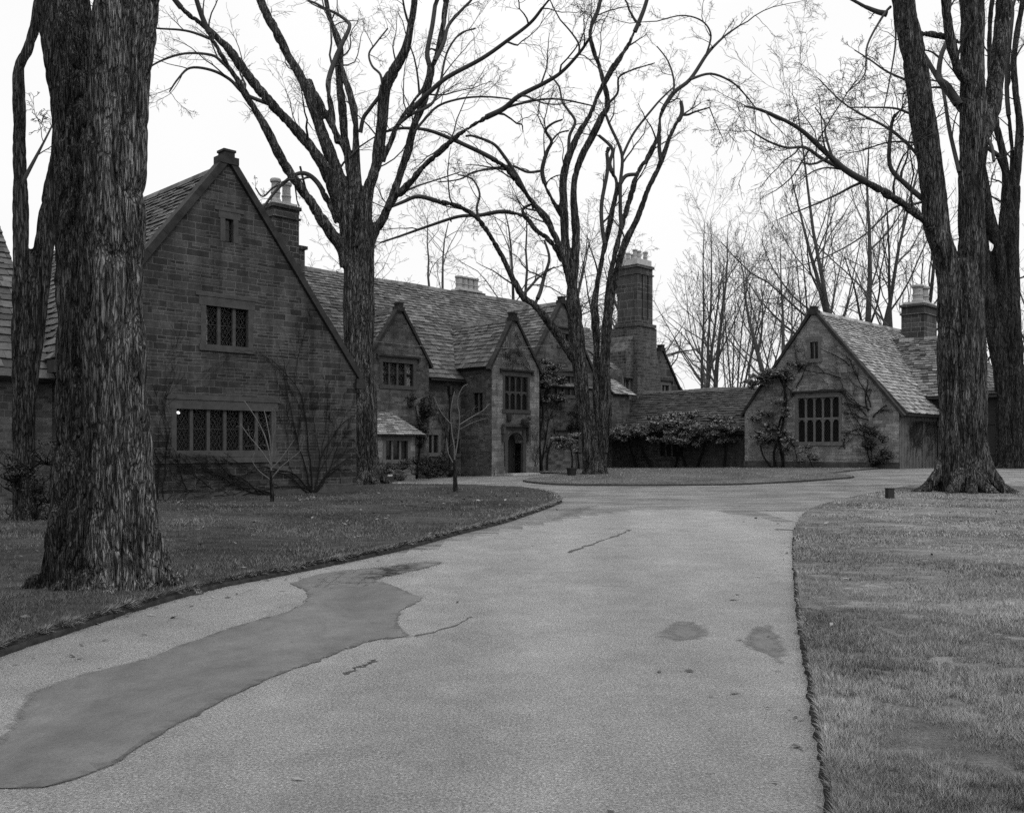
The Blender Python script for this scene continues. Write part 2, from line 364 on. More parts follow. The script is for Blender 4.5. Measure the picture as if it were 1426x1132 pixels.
def sheet(name, poly, off, mat, label=None, kind='structure', step=1.5, skirt=0.0, far=None, bound=None, fade=None, rough=0.0, cat=None, tintf=None):
    xs = [p[0] for p in poly]; ys = [p[1] for p in poly]
    pts = [Vector(p) for p in poly]; n = len(pts)
    gx, gy = np.meshgrid(np.arange(min(xs)+0.01, max(xs), step), np.arange(min(ys)+0.013, max(ys), step))
    gx = gx.ravel(); gy = gy.ravel(); ok = inpoly(gx, gy, poly)
    pts += [Vector((a, b)) for a, b in zip(gx[ok], gy[ok])]
    v2, e2, f2, *_ = delaunay_2d_cdt(pts, [(i, (i+1) % n) for i in range(n)], [], 0, 1e-5)
    v2 = np.array([(p.x, p.y) for p in v2]); f2 = np.array(f2)
    cen = v2[f2].mean(axis=1); ok = inpoly(cen[:, 0], cen[:, 1], poly); f2 = f2[ok]
    z = gnp(v2[:, 0], v2[:, 1]) + off
    if rough: z = z + np.array([noise.noise(Vector((x*0.6, y*0.6, 3.3)))*rough for x, y in v2])
    V = np.column_stack([v2, z]); nv = len(V); faces = [f2]
    if skirt:
        low = np.array([(p[0], p[1], g(*p) - skirt) for p in poly]); top = np.array([(p[0], p[1], g(*p)+off) for p in poly])
        V = np.vstack([V, top, low]); i = np.arange(n); j = (i+1) % n
        faces.append(np.column_stack([nv+i, nv+j, nv+n+j, nv+n+i]))
    t = None
    if tintf: 
        t = np.concatenate([tintf(V[f].mean(axis=1)) for f in faces])
    o = mesh_np(name, V, faces, mat, tint=t)
    if fade is not None:
        a = o.data.attributes.new('fade', 'FLOAT', 'POINT'); a.data.foreach_set('value', np.array([fade(x, y) for x, y in V[:, :2]], dtype=np.float32))
    tag(o, label, cat, None, kind); return o
def gp(l): return [(G(a, b).x, G(a, b).y) for a, b in l]
def gcr(l, k=6): return [(p.x, p.y) for p in crom([Vector(q) for q in gp(l)], k)]
# far ground out to the horizon
gx, gy = np.meshgrid(np.concatenate([np.arange(-700, -60, 40), np.arange(-60, 90, 5), np.arange(90, 701, 40)]), np.concatenate([np.arange(-30, 90, 5), np.arange(90, 900, 45)]))
nx_, ny_ = gx.shape[1], gx.shape[0]
GV = np.column_stack([gx.ravel(), gy.ravel(), gnp(gx.ravel(), gy.ravel()) - 0.22]); ii, jj = np.meshgrid(np.arange(nx_-1), np.arange(ny_-1)); q0 = (jj*nx_+ii).ravel()
tag(mesh_np('ground', GV, np.column_stack([q0, q0+1, q0+nx_+1, q0+nx_]), M['field']), 'grassy ground of the estate reaching away under the far trees', None, None, 'structure')
drive_poly = [(-14, 1.0), (12, 1.0), (14, 30), (48, 33), (48, 52), (28, 66), (8, 62), (-8, 56), (-16, 42), (-9, 28), (-9, 12), (-14, 6)]
# newer surfacing ends at a seam across the court
seam = gp([(560, 772), (640, 752), (760, 728), (830, 716), (900, 710), (985, 710), (1060, 712), (1108, 730)])
def farness(c):
    sx = np.array([p[0] for p in seam]); sy = np.array([p[1] for p in seam]); o_ = np.argsort(sx)
    yl = np.interp(c[:, 0], sx[o_], sy[o_]); return np.clip((c[:, 1]-yl)/0.35+0.5, 0, 1)
sheet('driveway', dense(drive_poly, 0.8), 0.0, M['drive'], 'worn grey asphalt driveway widening into the forecourt', step=0.45, tintf=farness)
left_edge = gcr([(-260, 1010), (-90, 945), (25, 905), (100, 880), (205, 846), (300, 820), (380, 804), (470, 786), (560, 766), (640, 744), (700, 729), (742, 715), (772, 704), (781, 698), (768, 689), (735, 683), (690, 680), (600, 677), (540, 676)], 8)
left_poly = dense(left_edge, 0.12, 0.0, closed=False) + [(-6.5, 38), (-12, 47), (-60, 60), (-60, 3)]
right_edge = gcr([(1190, 1400), (1160, 1132), (1146, 1040), (1130, 948), (1118, 880), (1109, 800), (1107, 752), (1112, 730), (1130, 712), (1165, 700), (1210, 690), (1250, 682), (1300, 675), (1400, 669), (1520, 668)], 8)
right_poly = dense(right_edge, 0.12, closed=False) + [(60, 45), (60, 1.0)]
isl_edge = gcr([(800, 661), (770, 664), (738, 668), (731, 671), (760, 674.5), (830, 676.5), (1000, 676), (1100, 672), (1160, 668), (1187, 665.5), (1180, 663), (1150, 660)], 8)
E0 = uv(44.9, 27, 0); E1 = uv(44.9, 35.4, 0); E2 = uv(43.9, 18.5, 0); E3 = uv(37.5, 35.5, 0)
isl_poly = dense(isl_edge, 0.15, closed=False) + [(E2.x, E2.y), (E0.x, E0.y), (E1.x, E1.y), (E3.x, E3.y)]
def clean(p): return [p[i] for i in range(len(p)) if (Vector(p[i])-Vector(p[i-1])).length > 0.02]
left_poly, right_poly, isl_poly = map(clean, (left_poly, right_poly, isl_poly))
LZ = 0.10
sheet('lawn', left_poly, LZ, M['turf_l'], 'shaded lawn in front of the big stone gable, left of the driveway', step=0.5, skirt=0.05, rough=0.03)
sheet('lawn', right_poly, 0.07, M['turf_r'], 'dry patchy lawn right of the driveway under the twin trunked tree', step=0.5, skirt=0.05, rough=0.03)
sheet('lawn', isl_poly, 0.07, M['turf_i'], 'narrow lawn island before the low slate roofed passage', step=0.8, skirt=0.05)
def ribbon(name, line, w, off, h, mat, label, jit=0.0, kind='structure', cat=None):
    """a raised strip along a ground line (turf-edge soil, kerb or seam)"""
    rng = random.Random(5); V = []; n = len(line)
    for i, p in enumerate(line):
        a = Vector(line[max(i-1, 0)]); b = Vector(line[min(i+1, n-1)]); t = (b-a).normalized(); nrm = Vector((t.y, -t.x)); p = Vector(p)
        ww = w*(1+rng.uniform(-jit, jit)); z = g(p.x, p.y)+off
        for s_, dz in ((-ww/2, 0), (-ww/2+0.004, h), (ww/2-0.004, h*0.9), (ww/2, 0)): q = p+nrm*s_; V.append((q.x, q.y, z+dz))
    i = np.arange(n-1); Fq = np.vstack([np.column_stack([4*i+k, 4*i+k+1, 4*i+k+5, 4*i+k+4]) for k in range(3)])
    return tag(mesh_np(name, V, Fq, mat), label, cat, None, kind)
ribbon('turf_edge', dense(left_edge, 0.06, 0.004, closed=False), 0.05, 0.003, 0.05, M['soil'], 'strip of bare dark soil along the cut edge of the left lawn', 0.5)
ribbon('turf_edge', dense(right_edge, 0.06, 0.004, closed=False), 0.07, 0.003, 0.02, M['kerb'], 'strip of bare dark soil along the cut edge of the right lawn', 0.3)
ribbon('kerb', dense(isl_edge, 0.3, closed=False), 0.10, 0.003, 0.05, M['soil'], 'low dark edging round the lawn island')
# damp patch and stains on the driveway
pp = gcr([(20, 965), (110, 935), (230, 905), (330, 872), (400, 852), (424, 838), (424, 822), (402, 811), (440, 798), (520, 789), (600, 780), (625, 785), (585, 796), (545, 805), (536, 811), (557, 819), (577, 829), (592, 831), (578, 841), (560, 851), (554, 863), (560, 877), (572, 884), (594, 887), (560, 888.5), (524, 892), (491, 902), (444, 921), (400, 937), (350, 958), (250, 1010), (100, 1090), (-80, 1100)], 5)
def edgefade(poly, soft):
    A = np.array(poly)
    B = np.roll(A, -1, axis=0); dd = B-A; L2 = (dd**2).sum(1)+1e-9
    def f(x, y):
        t = np.clip(((x-A[:,0])*dd[:,0] + (y-A[:,1])*dd[:,1])/L2, 0, 1)
        return float(min(1, np.sqrt(((A[:,0]+t*dd[:,0]-x)**2 + (A[:,1]+t*dd[:,1]-y)**2).min())/soft))
    return f
ef = edgefade(pp, 0.06)
e2 = edgefade(pp, 0.06); efs = edgefade(pp, 0.35)
def ptint(c): return np.array([0.15 + 0.85*e2(x, y) for x, y in c[:, :2]])
sheet('damp_patch', dense(pp, 0.07, 0.009), 0.006, M['patch'], 'darker damp asphalt patch with a wavy dark rim on the driveway', step=0.12, fade=lambda x, y: (0.3+0.7*ef(x, y)) if (x > -2.7 and y < 11.0) else 0.12+0.88*efs(x, y), tintf=ptint)
for i, pl in enumerate([[(895, 880), (930, 862), (985, 866), (1010, 886), (965, 898), (915, 895)], [(1022, 893), (1042, 872), (1078, 868), (1098, 888), (1108, 912), (1100, 935), (1096, 962), (1072, 962), (1070, 925), (1055, 912), (1036, 908)],
                        [(1068, 765), (1085, 762), (1108, 764), (1110, 795), (1090, 796), (1070, 788)], [(430, 818), (480, 793), (560, 775), (640, 755), (720, 730), (785, 706), (850, 704), (820, 720), (750, 735), (730, 748), (660, 765), (600, 778), (640, 790), (600, 803), (560, 812), (470, 820)]]):
    q = gcr(pl + [pl[0]], 5); sf = edgefade(q, (0.3, 0.16, 0.5, 0.9)[i])
    sheet('damp_stain', q[:-1], 0.0045+0.0005*i, M['stain'], ['long damp smudge low on the open driveway', 'branching damp stain beside the right lawn edge', 'soft damp square at the bend of the right lawn edge', 'damp streak beside the left lawn tip'][i], step=0.1, fade=lambda x, y: (1.0, 1.0, 0.9, 0.9)[i]*sf(x, y), tintf=lambda c: np.full(len(c), 0.5))
ribbon('seam_line', dense(gcr([(790, 770), (830, 756), (860, 745), (880, 737)], 8), 0.1, 0.02, closed=False), 0.05, 0.002, 0.003, M['crack'], 'thin dark crack along the middle of the driveway', 0.9)
ribbon('seam_line', dense(gcr([(575, 886), (620, 876), (660, 858)], 8), 0.05, 0.015, closed=False), 0.018, 0.002, 0.003, M['crack'], 'hairline crack running off the tip of the damp patch', 0.9)
for cl, lab_ in (([(480, 940), (500, 930), (512, 926), (520, 918)], 'short dark crack low on the driveway'),):
    ribbon('seam_line', dense(gcr(cl, 8), 0.04, 0.02, closed=False), 0.02, 0.002, 0.003, M['crack'], lab_, 0.9)
ribbon('drain_slot', dense(gcr([(1080, 737), (1110, 738.5)], 4), 0.2, 0.0, closed=False), 0.16, 0.002, 0.006, M['iron'], 'dark drain slot set in the driveway at the right lawn edge', kind=None, cat='drain')

# ------------------------------------------------------------------ building kit, all in (u, v, z)
HO = (28.0, 36.0)
def root_uv(name, u, v, label, cat):
    p = uv(u, v); r = empty(name, (p.x, p.y, g(p.x, p.y)*0), ROT, label, cat); return r
def slope(mb, el, er, rr, rl, seed, c0=0.34, c1=0.2, w=(0.22, 0.48), th=0.035):
    """stone slates in diminishing courses on the slope with corners eave-left, eave-right, ridge-right, ridge-left"""
    rng = random.Random(seed); el, er, rr, rl = map(Vector, (el, er, rr, rl))
    nrm = (er-el).cross(rl-el).normalized()
    if nrm.z < 0: nrm = -nrm
    Lr = max((rl-el).length, (rr-er).length); s = 0.0; k = 0
    while s < 1.0:
        c = (c0 + (c1-c0)*s)*rng.uniform(0.9, 1.1); s2 = min(1.0, s + c/Lr); s3 = min(1.0, s2 + 0.35*c/Lr)
        a0 = el.lerp(rl, s); b0 = er.lerp(rr, s); a1 = el.lerp(rl, s3); b1 = er.lerp(rr, s3); W_ = (b0-a0).length
        sag = 0.012
        t = 0.0
        while t < 1.0 and W_ > 0.05:
            t2 = min(1.0, t + rng.uniform(*w)*(1.15-0.4*s)/W_)
            if 1.0 - t2 < 0.1/W_: t2 = 1.0
            h0 = th*rng.uniform(1.2, 2.3); h1 = th*rng.uniform(0.2, 0.5); j = nrm*0; dz = (a0-a1).normalized()*rng.uniform(-0.012, 0.03)
            p = [a0.lerp(b0, t)+dz, a0.lerp(b0, t2 - 0.008/W_)+dz, a1.lerp(b1, t2 - 0.008/W_), a1.lerp(b1, t)]
            q = [p[0]+nrm*h0, p[1]+nrm*h0*rng.uniform(0.85, 1.15), p[2]+nrm*h1, p[3]+nrm*h1]
            tt = rng.betavariate(2, 3) if rng.random() < 0.9 else rng.random()
            mb.poly(q, tt); mb.poly([p[0], p[1], q[1], q[0]], tt*0.5); mb.poly([p[1], p[2], q[2], q[1]], tt*0.5); mb.poly([p[3], p[0], q[0], q[3]], tt*0.5)
            t = t2
        s = s2; k += 1
def underlay(mb, el, er, rr, rl, d=0.12):
    pts = [Vector(p) for p in (el, er, rr, rl)]; n_ = (pts[1]-pts[0]).cross(pts[3]-pts[0]).normalized()
    if n_.z < 0: n_ = -n_
    pts = [p - n_*0.004 for p in pts]
    mb.extr(pts, -n_*d, 0.1)
def wall(mb, axis, c, outline, holes=(), reveal=0.28, thick=True):
    """wall sheet in the plane axis=c; outline/holes are (s, z) polygons; holes get reveals"""
    sgn = 1.0
    def m3(s, n, z): return (s, c+n, z) if axis == 'v' else (c+n, s, z)
    pts = []; ed = []
    for pl in [outline] + list(holes):
        b = len(pts); pts += [Vector(p) for p in pl]; ed += [(b+i, b+(i+1) % len(pl)) for i in range(len(pl))]
    v2, e2_, f2, *_ = delaunay_2d_cdt(pts, ed, [], 0, 1e-6)
    for f in f2:
        cx_ = sum(v2[i].x for i in f)/3; cz_ = sum(v2[i].y for i in f)/3
        if not inpoly(np.array(cx_), np.array(cz_), outline): continue
        if any(inpoly(np.array(cx_), np.array(cz_), h) for h in holes): continue
        q = [m3(v2[i].x, 0, v2[i].y) for i in f]
        mb.poly(q if axis == 'v' else q[::-1])
    for h in holes:
        for i in range(len(h)):
            a, b = h[i], h[(i+1) % len(h)]
            mb.poly([m3(a[0], 0, a[1]), m3(b[0], 0, b[1]), m3(b[0], reveal, b[1]), m3(a[0], reveal, a[1])])
def rect(a, b, z0, z1): return [(a, z0), (b, z0), (b, z1), (a, z1)]
def window(par, off, axis, c, a, b, z0, z1, n=3, transom=None, arch=False, hood=True, fm='trim', gm='glass', room=False, curtain=None, sill=True, mw=0.11, label=None):
    """stone-mullioned window set in a hole of the same size"""
    a, b = min(a, b), max(a, b)
    def bx(mb, s0, s1, n0, n1, q0, q1, t=None):
        if axis == 'v': mb.box((s0, c+n0, q0), (s1, c+n1, q1), t)
        else: mb.box((c+n0, s0, q0), (c+n1, s1, q1), t)
    f = MB(); e = 0.10
    bx(f, a-0.06, a+e, -0.012, 0.17, z0, z1); bx(f, b-e, b+0.06, -0.012, 0.17, z0, z1)
    bx(f, a-0.12, b+0.12, -0.016, 0.18, z1-e, z1+0.16)
    if sill: bx(f, a-0.12, b+0.12, -0.05, 0.19, z0-0.14, z0+0.05)
    wl = (b-a-2*e-(n-1)*mw)/n
    for k in range(1, n):
        s = a+e+k*wl+(k-1)*mw; bx(f, s, s+mw, 0.05, 0.155, z0+0.05, z1-e)
    tr = []
    if transom: tr = [transom]; bx(f, a+e, b-e, 0.055, 0.15, transom-0.05, transom+0.05)
    if arch:
        for k in range(n):
            s = a+e+k*(wl+mw)
            for top in [z1-e]+[t_-0.05 for t_ in tr]:
                for sd_ in (0, 1):
                    x0 = s if sd_ == 0 else s+wl; dx = wl*0.5*(1 if sd_ == 0 else -1); h = wl*0.45
                    pl = [(x0, top), (x0+dx*0.95, top), (x0+dx*0.45, top-h*0.3), (x0, top-h)]
                    if axis == 'v': f.extr([(s_, c+0.07, z_) for s_, z_ in pl], (0, 0.06, 0))
                    else: f.extr([(c+0.07, s_, z_) for s_, z_ in pl], (0.06, 0, 0))
    hd = MB() if hood else None
    if hood:
        bx(hd, a-0.28, b+0.28, -0.12, 0.03, z1+0.17, z1+0.26, 0.1); bx(hd, a-0.28, a-0.18, -0.10, 0.028, z1+0.02, z1+0.168, 0.1); bx(hd, b+0.18, b+0.28, -0.10, 0.028, z1+0.02, z1+0.168, 0.1)
    fo = f.build('window', M[fm], par, off)
    if label: fo['label'] = label
    if hd: hd.build('drip_mould', M['coping'], fo, off)
    for k in range(n):
        s = a+e+k*(wl+mw); zs = [z0+0.05]+[t_ for t_ in tr]+[z1-e]
        p = MB()
        for q in range(len(zs)-1):
            lo = zs[q]+(0.05 if q else 0); hi = zs[q+1]-(0.05 if q < len(zs)-2 else 0)
            P4 = [(s, lo), (s+wl, lo), (s+wl, hi), (s, hi)]
            p.poly([(s_, c+0.125, z_) if axis == 'v' else (c+0.125, s_, z_) for s_, z_ in P4])
        g_ = p.build('pane', M[gm], fo, off)
        # thin metal casement
        cs = MB()
        for (x0, x1, q0, q1) in ((s, s+0.018, z0+0.05, z1-e), (s+wl-0.018, s+wl, z0+0.05, z1-e), (s+0.018, s+wl-0.018, (z0+z1)/2-0.01, (z0+z1)/2+0.01)):
            bx(cs, x0, x1, 0.105, 0.124, q0, q1)
        cs.build('casement', M['iron'], fo, off)
    if room:
        r = MB()
        def m3(s, n_, z): return (s, c+n_, z) if axis == 'v' else (c+n_, s, z)
        A, B = a, b
        r.poly([m3(A, 1.5, z0-0.5), m3(B, 1.5, z0-0.5), m3(B, 1.5, z1+0.3), m3(A, 1.5, z1+0.3)])
        r.poly([m3(A, 0.28, z0-0.5), m3(A, 1.5, z0-0.5), m3(A, 1.5, z1+0.3), m3(A, 0.28, z1+0.3)]); r.poly([m3(B, 0.28, z0-0.5), m3(B, 1.5, z0-0.5), m3(B, 1.5, z1+0.3), m3(B, 0.28, z1+0.3)])
        r.poly([m3(A, 0.28, z1+0.3), m3(B, 0.28, z1+0.3), m3(B, 1.5, z1+0.3), m3(A, 1.5, z1+0.3)]); r.poly([m3(A, 0.28, z0-0.5), m3(B, 0.28, z0-0.5), m3(B, 1.5, z0-0.5), m3(A, 1.5, z0-0.5)])
        for (q0, q1) in ((z0-0.5, z0), (z1, z1+0.3)): r.poly([m3(A, 0.281, q0), m3(B, 0.281, q0), m3(B, 0.281, q1), m3(A, 0.281, q1)])
        r.build('room_lining', M['wood'], fo, off)
    if curtain:
        for (s0, s1) in curtain:
            cu = MB()
            k = 8
            for i in range(k):
                x0 = s0+(s1-s0)*i/k; x1 = s0+(s1-s0)*(i+1)/k; d0 = 0.24+0.03*(i % 2); d1 = 0.24+0.03*((i+1) % 2)
                p4 = [(x0, d0, z0+0.03), (x1, d1, z0+0.03), (x1, d1, z1-0.1), (x0, d0, z1-0.1)]
                cu.poly([(s_, c+n_, z_) if axis == 'v' else (c+n_, s_, z_) for s_, n_, z_ in p4])
            cu.build('curtain', M['cap'], fo, off)
    return fo
def coping(mb, axis, c, pts, w=0.42, h=0.17, ov=0.10):
    """coping stones along gable rakes given as (s, z) points, apex included"""
    def m3(s, n, z): return Vector((s, c+n, z)) if axis == 'v' else Vector((c+n, s, z))
    rng = random.Random(3)
    for i in range(len(pts)-1):
        a, b = Vector(pts[i]), Vector(pts[i+1]); Ln = (b-a).length; k = max(1, int(Ln/0.75)); t = (b-a)/Ln; nn = Vector((-t.y, t.x))
        if nn.y < 0: nn = -nn
        for q in range(k):
            p0 = a + t*(Ln*q/k+0.004); p1 = a+t*(Ln*(q+1)/k-0.004); hh = h*rng.uniform(0.92, 1.06)
            pl = [p0-nn*0.03, p1-nn*0.03, p1+nn*hh, p0+nn*hh]
            mb.extr([m3(x.x, -ov, x.y) for x in pl], m3(0, w-ov, 0)-m3(0, -ov, 0), rng.random()) if False else mb.extr([m3(x.x, -ov, x.y) for x in pl], (m3(0, w, 0)-m3(0, 0, 0)), rng.random())
def finial(mb, axis, c, s, z, w=0.3):
    def bx(s0, s1, n0, n1, q0, q1):
        if axis == 'v': mb.box((s0, c+n0, q0), (s1, c+n1, q1), 0.2)
        else: mb.box((c+n0, s0, q0), (c+n1, s1, q1), 0.2)
    bx(s-w*0.9, s+w*0.9, -0.12, 0.3, z-0.14, z+0.08); bx(s-w/2, s+w/2, -0.11, 0.28, z+0.08, z+0.22); bx(s-w*0.6, s+w*0.6, -0.13, 0.3, z+0.22, z+0.29)
def pot(par, off, u, v, z, h=0.9, r=0.17, m='pot', octo=False):
    p = MB(); p.lathe((u, v, z), [(r*1.25, 0), (r*1.2, h*0.12), (r, h*0.16), (r*1.02, h*0.36), (r*1.14, h*0.38), (r*1.14, h*0.43), (r*0.98, h*0.45), (r*0.95, h*0.82), (r*1.25, h*0.86), (r*1.28, h*0.95), (r*1.1, h), (r*0.8, h), (r*0.78, h*0.9)], 8 if octo else 14)
    return p.build('chimney_pot', M[m], par, off)
def gable_roof_v(u0, u1, v0, v1, ze, zr, seed, mat, par, off, ov=0.0, left=True, right=True):
    """roof whose ridge runs along v; slopes face -u and +u"""
    um = (u0+u1)/2; r = MB(); un = MB()
    if left:
        slope(r, (u0-ov, v1, ze), (u0-ov, v0, ze), (um, v0, zr), (um, v1, zr), seed); underlay(un, (u0-ov, v1, ze), (u0-ov, v0, ze), (um, v0, zr), (um, v1, zr))
    if right:
        slope(r, (u1+ov, v0, ze), (u1+ov, v1, ze), (um, v1, zr), (um, v0, zr), seed+1); underlay(un, (u1+ov, v0, ze), (u1+ov, v1, ze), (um, v1, zr), (um, v0, zr))
    k = int(abs(v1-v0)/0.45)
    for i in range(k):
        a = v0+(v1-v0)*i/k; b = v0+(v1-v0)*(i+1)/k-0.01
        r.extr([(um-0.16, a, zr-0.10), (um+0.16, a, zr-0.10), (um+0.05, a, zr+0.10), (um-0.05, a, zr+0.10)], (0, b-a, 0), random.random())
    o = r.build('roof', mat, par, off); un.build('roof_boarding', M['under'], o, off); return o
def gable_roof_u(u0, u1, v0, v1, ze, zr, seed, mat, par, off, ov=0.15, back=True):
    vm = (v0+v1)/2; r = MB(); un = MB()
    slope(r, (u0, v0-ov, ze), (u1, v0-ov, ze), (u1, vm, zr), (u0, vm, zr), seed); underlay(un, (u0, v0-ov, ze), (u1, v0-ov, ze), (u1, vm, zr), (u0, vm, zr))
    if back: 
        c = [(u1, v1+ov, ze), (u0, v1+ov, ze), (u0, vm, zr), (u1, vm, zr)]; slope(r, *c, seed+1, 0.5, 0.4, (0.6, 1.0)); underlay(un, *c)
    k = int(abs(u1-u0)/0.45)
    for i in range(k):
        a = u0+(u1-u0)*i/k; b = u0+(u1-u0)*(i+1)/k-0.01; zz = zr+0.03*math.sin(a*0.8)
        r.extr([(a, vm-0.16, zz-0.10), (a, vm+0.16, zz-0.10), (a, vm+0.05, zz+0.10), (a, vm-0.05, zz+0.10)], (b-a, 0, 0), random.random())
    o = r.build('roof', mat, par, off); un.build('roof_boarding', M['under'], o, off); return o
random.seed(11)

# ------------------------------------------------------------------ the big house
OFF = (28.0, 36.0, 0.0)
house = root_uv('manor_house', 28, 36, 'long dark stone manor house with steep slate roofs, gables and a projecting arched porch', 'house')
ZB = -0.4
# gable wing, nearest
GU0, GU1, GV0 = 9.42, 18.86, 25.72
ga = (14.14, 10.12)
h1 = rect(12.42, 15.72, 1.44, 2.80); h2 = rect(13.33, 14.92, 4.58, 5.88); h3 = rect(13.95, 14.42, 7.75, 8.55)
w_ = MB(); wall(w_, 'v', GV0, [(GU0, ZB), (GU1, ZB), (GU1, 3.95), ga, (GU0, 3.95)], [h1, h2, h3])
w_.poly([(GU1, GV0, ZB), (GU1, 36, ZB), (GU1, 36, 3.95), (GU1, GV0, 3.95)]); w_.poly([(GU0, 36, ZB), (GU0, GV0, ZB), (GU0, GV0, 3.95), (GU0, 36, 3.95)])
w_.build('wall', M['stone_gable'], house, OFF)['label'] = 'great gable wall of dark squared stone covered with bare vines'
window(house, OFF, 'v', GV0, 12.42, 15.72, 1.44, 2.80, 6, hood=False, gm='glass_clear', room=True, mw=0.1)
window(house, OFF, 'v', GV0, 13.33, 14.92, 4.58, 5.88, 3, hood=False, gm='glass_clear', room=True, curtain=[(13.42, 13.6)], mw=0.1)
window(house, OFF, 'v', GV0, 13.95, 14.42, 7.75, 8.55, 1, hood=False, sill=False)
for q_ in ((12.2, GV0-0.035, 2.97, 15.95, GV0+0.05, 3.12), (GU0+2.2, GV0-0.05, 1.12, 15.95, GV0+0.04, 1.29), (13.1, GV0-0.03, 6.05, 15.15, GV0+0.05, 6.16), (13.7, GV0-0.03, 8.66, 14.67, GV0+0.04, 8.78), (GU0, GV0-0.06, ZB, GU1+0.03, GV0+0.03, 0.26)):
    st = MB(); st.box(q_[:3], q_[3:]); st.build('stone_band', M['trim'], house, OFF)
#st = MB(); st.box((12.2, GV0-0.035, 2.97), (15.95, GV0+0.05, 3.12)); st.box((GU0+2.2, GV0-0.05, 1.12), (15.95, GV0+0.04, 1.29)); st.box((13.1, GV0-0.03, 6.05), (15.15, GV0+0.05, 6.16))
#st.box((14.0-0.3, GV0-0.03, 8.66), (14.42+0.25, GV0+0.04, 8.78)); st.box((GU0+0.0, GV0-0.06, ZB), (GU1+0.03, GV0+0.03, 0.26))
#st.build('stone_band', M['trim'], house, OFF)
gable_roof_v(GU0, GU1, GV0+0.25, 37.5, 3.9, 10.05, 21, M['slate_gable'], house, OFF, ov=0.18)
c_ = MB(); coping(c_, 'v', GV0, [(GU1+0.12, 3.86), (14.14, 10.2)]); coping(c_, 'v', GV0, [(GU0-0.12, 3.86), (14.14, 10.2)]); finial(c_, 'v', GV0, 14.14, 10.22, 0.34)
c_.box((GU1-0.05, GV0-0.1, 3.55), (GU1+0.3, GV0+0.4, 3.88)); c_.box((GU0-0.3, GV0-0.1, 3.55), (GU0+0.05, GV0+0.4, 3.88))
c_.build('coping', M['coping'], house, OFF)
# west wing behind the big trunk
w_ = MB(); wall(w_, 'v', 26.6, rect(-8, GU0-0.003, ZB, 3.35), [rect(2.0, 4.2, 1.2, 2.6)]); w_.build('wall', M['stone_main'], house, OFF)
window(house, OFF, 'v', 26.6, 2.0, 4.2, 1.2, 2.6, 4)
gable_roof_u(-8, GU0-0.05, 26.4, 37.0, 3.4, 9.3, 33, M['slate_gable'], house, OFF)
d_ = MB(); d_.lathe((18.95, 25.95, -0.2), [(0.05, 0), (0.05, 3.6)], 10); d_.build('drainpipe', M['iron'], house, OFF)
d_ = MB(); d_.lathe((8.9, 26.5, -0.2), [(0.05, 0), (0.05, 3.3), (0.11, 3.32), (0.13, 3.55)], 10)
d_.box((8.8, 26.46, 1.2), (9.0, 26.598, 1.3)); d_.build('drainpipe', M['iron'], house, OFF)
# main range
MV = 35.8
h = [rect(31.45, 32.0, 1.3, 2.25), rect(30.62, 31.4, 1.3, 2.3), rect(33.0, 33.6, 1.25, 2.1), rect(37.6, 37.9, 2, 2.1)]
wd_main = [(30.6, 31.45, 1.25, 2.3, 2), (32.4, 32.95, 1.2, 2.1, 1), (45.6, 46.0, 4.9, 5.9, 1), (46.65, 47.35, 4.7, 5.9, 2)]
w_ = MB(); wall(w_, 'v', MV, [(18.87, ZB), (50, ZB), (50, 6.4), (45.2, 6.4), (45.2, 5.05), (18.87, 5.05)], [rect(a, b, c, d) for a, b, c, d, n in wd_main])
w_.poly([(50, MV, ZB), (50, 46, ZB), (50, 46, 6.4), (50, MV, 6.4)])
w_.build('wall', M['stone_main'], house, OFF)
for a, b, c, d, n in wd_main: window(house, OFF, 'v', MV, a, b, c, d, n, hood=False, fm='trim_pale' if n == 2 else 'trim')
gable_roof_u(15.0, 45.8, MV, 45.8, 5.05, 10.68, 41, M['slate_main'], house, OFF, ov=0.35)
gable_roof_u(45.85, 49.3, MV+0.3, 45.3, 6.35, 9.55, 43, M['slate_main'], house, OFF, ov=0.2)
# eaves gutter and hopper
for q_ in ((30.5, 32.88), (18.9, 26.55)):
    e_ = MB(); e_.box((q_[0], MV-0.45, 4.93), (q_[1], MV-0.33, 5.02)); e_.build('gutter', M['iron'], house, OFF)
e_ = MB(); e_.lathe((32.1, MV-0.12, -0.1), [(0.055, 0), (0.055, 4.3), (0.14, 4.35), (0.17, 4.75), (0.17, 4.8)], 10)
e_.build('drainpipe', M['iron'], house, OFF)
# first gable with bay window below
DV = 35.25
w_ = MB(); g1 = (28.42, 8.25); hw = rect(27.28, 29.35, 4.5, 5.72)
wall(w_, 'v', DV, [(26.6, ZB), (30.25, ZB), (30.25, 5.7), g1, (26.6, 5.7)], [hw])
w_.poly([(30.25, DV, ZB), (30.25, MV-0.003, ZB), (30.25, MV-0.003, 5.7), (30.25, DV, 5.7)]); w_.poly([(26.6, MV-0.003, ZB), (26.6, DV, ZB), (26.6, DV, 5.7), (26.6, MV-0.003, 5.7)])
w_.build('wall', M['stone_main'], house, OFF)
window(house, OFF, 'v', DV, 27.28, 29.35, 4.5, 5.72, 4, fm='trim', gm='glass_clear', room=True, curtain=[(27.38, 27.6), (28.95, 29.25)])
gable_roof_v(26.6, 30.25, DV+0.2, 39.0, 5.6, 8.22, 51, M['slate_main'], house, OFF, ov=0.12)
c_ = MB(); coping(c_, 'v', DV, [(30.42, 5.5), (28.42, 8.36)], 0.3, 0.1); coping(c_, 'v', DV, [(26.43, 5.5), (28.42, 8.36)], 0.3, 0.1); finial(c_, 'v', DV, 28.42, 8.25, 0.24); c_.build('coping', M['coping'], house, OFF)
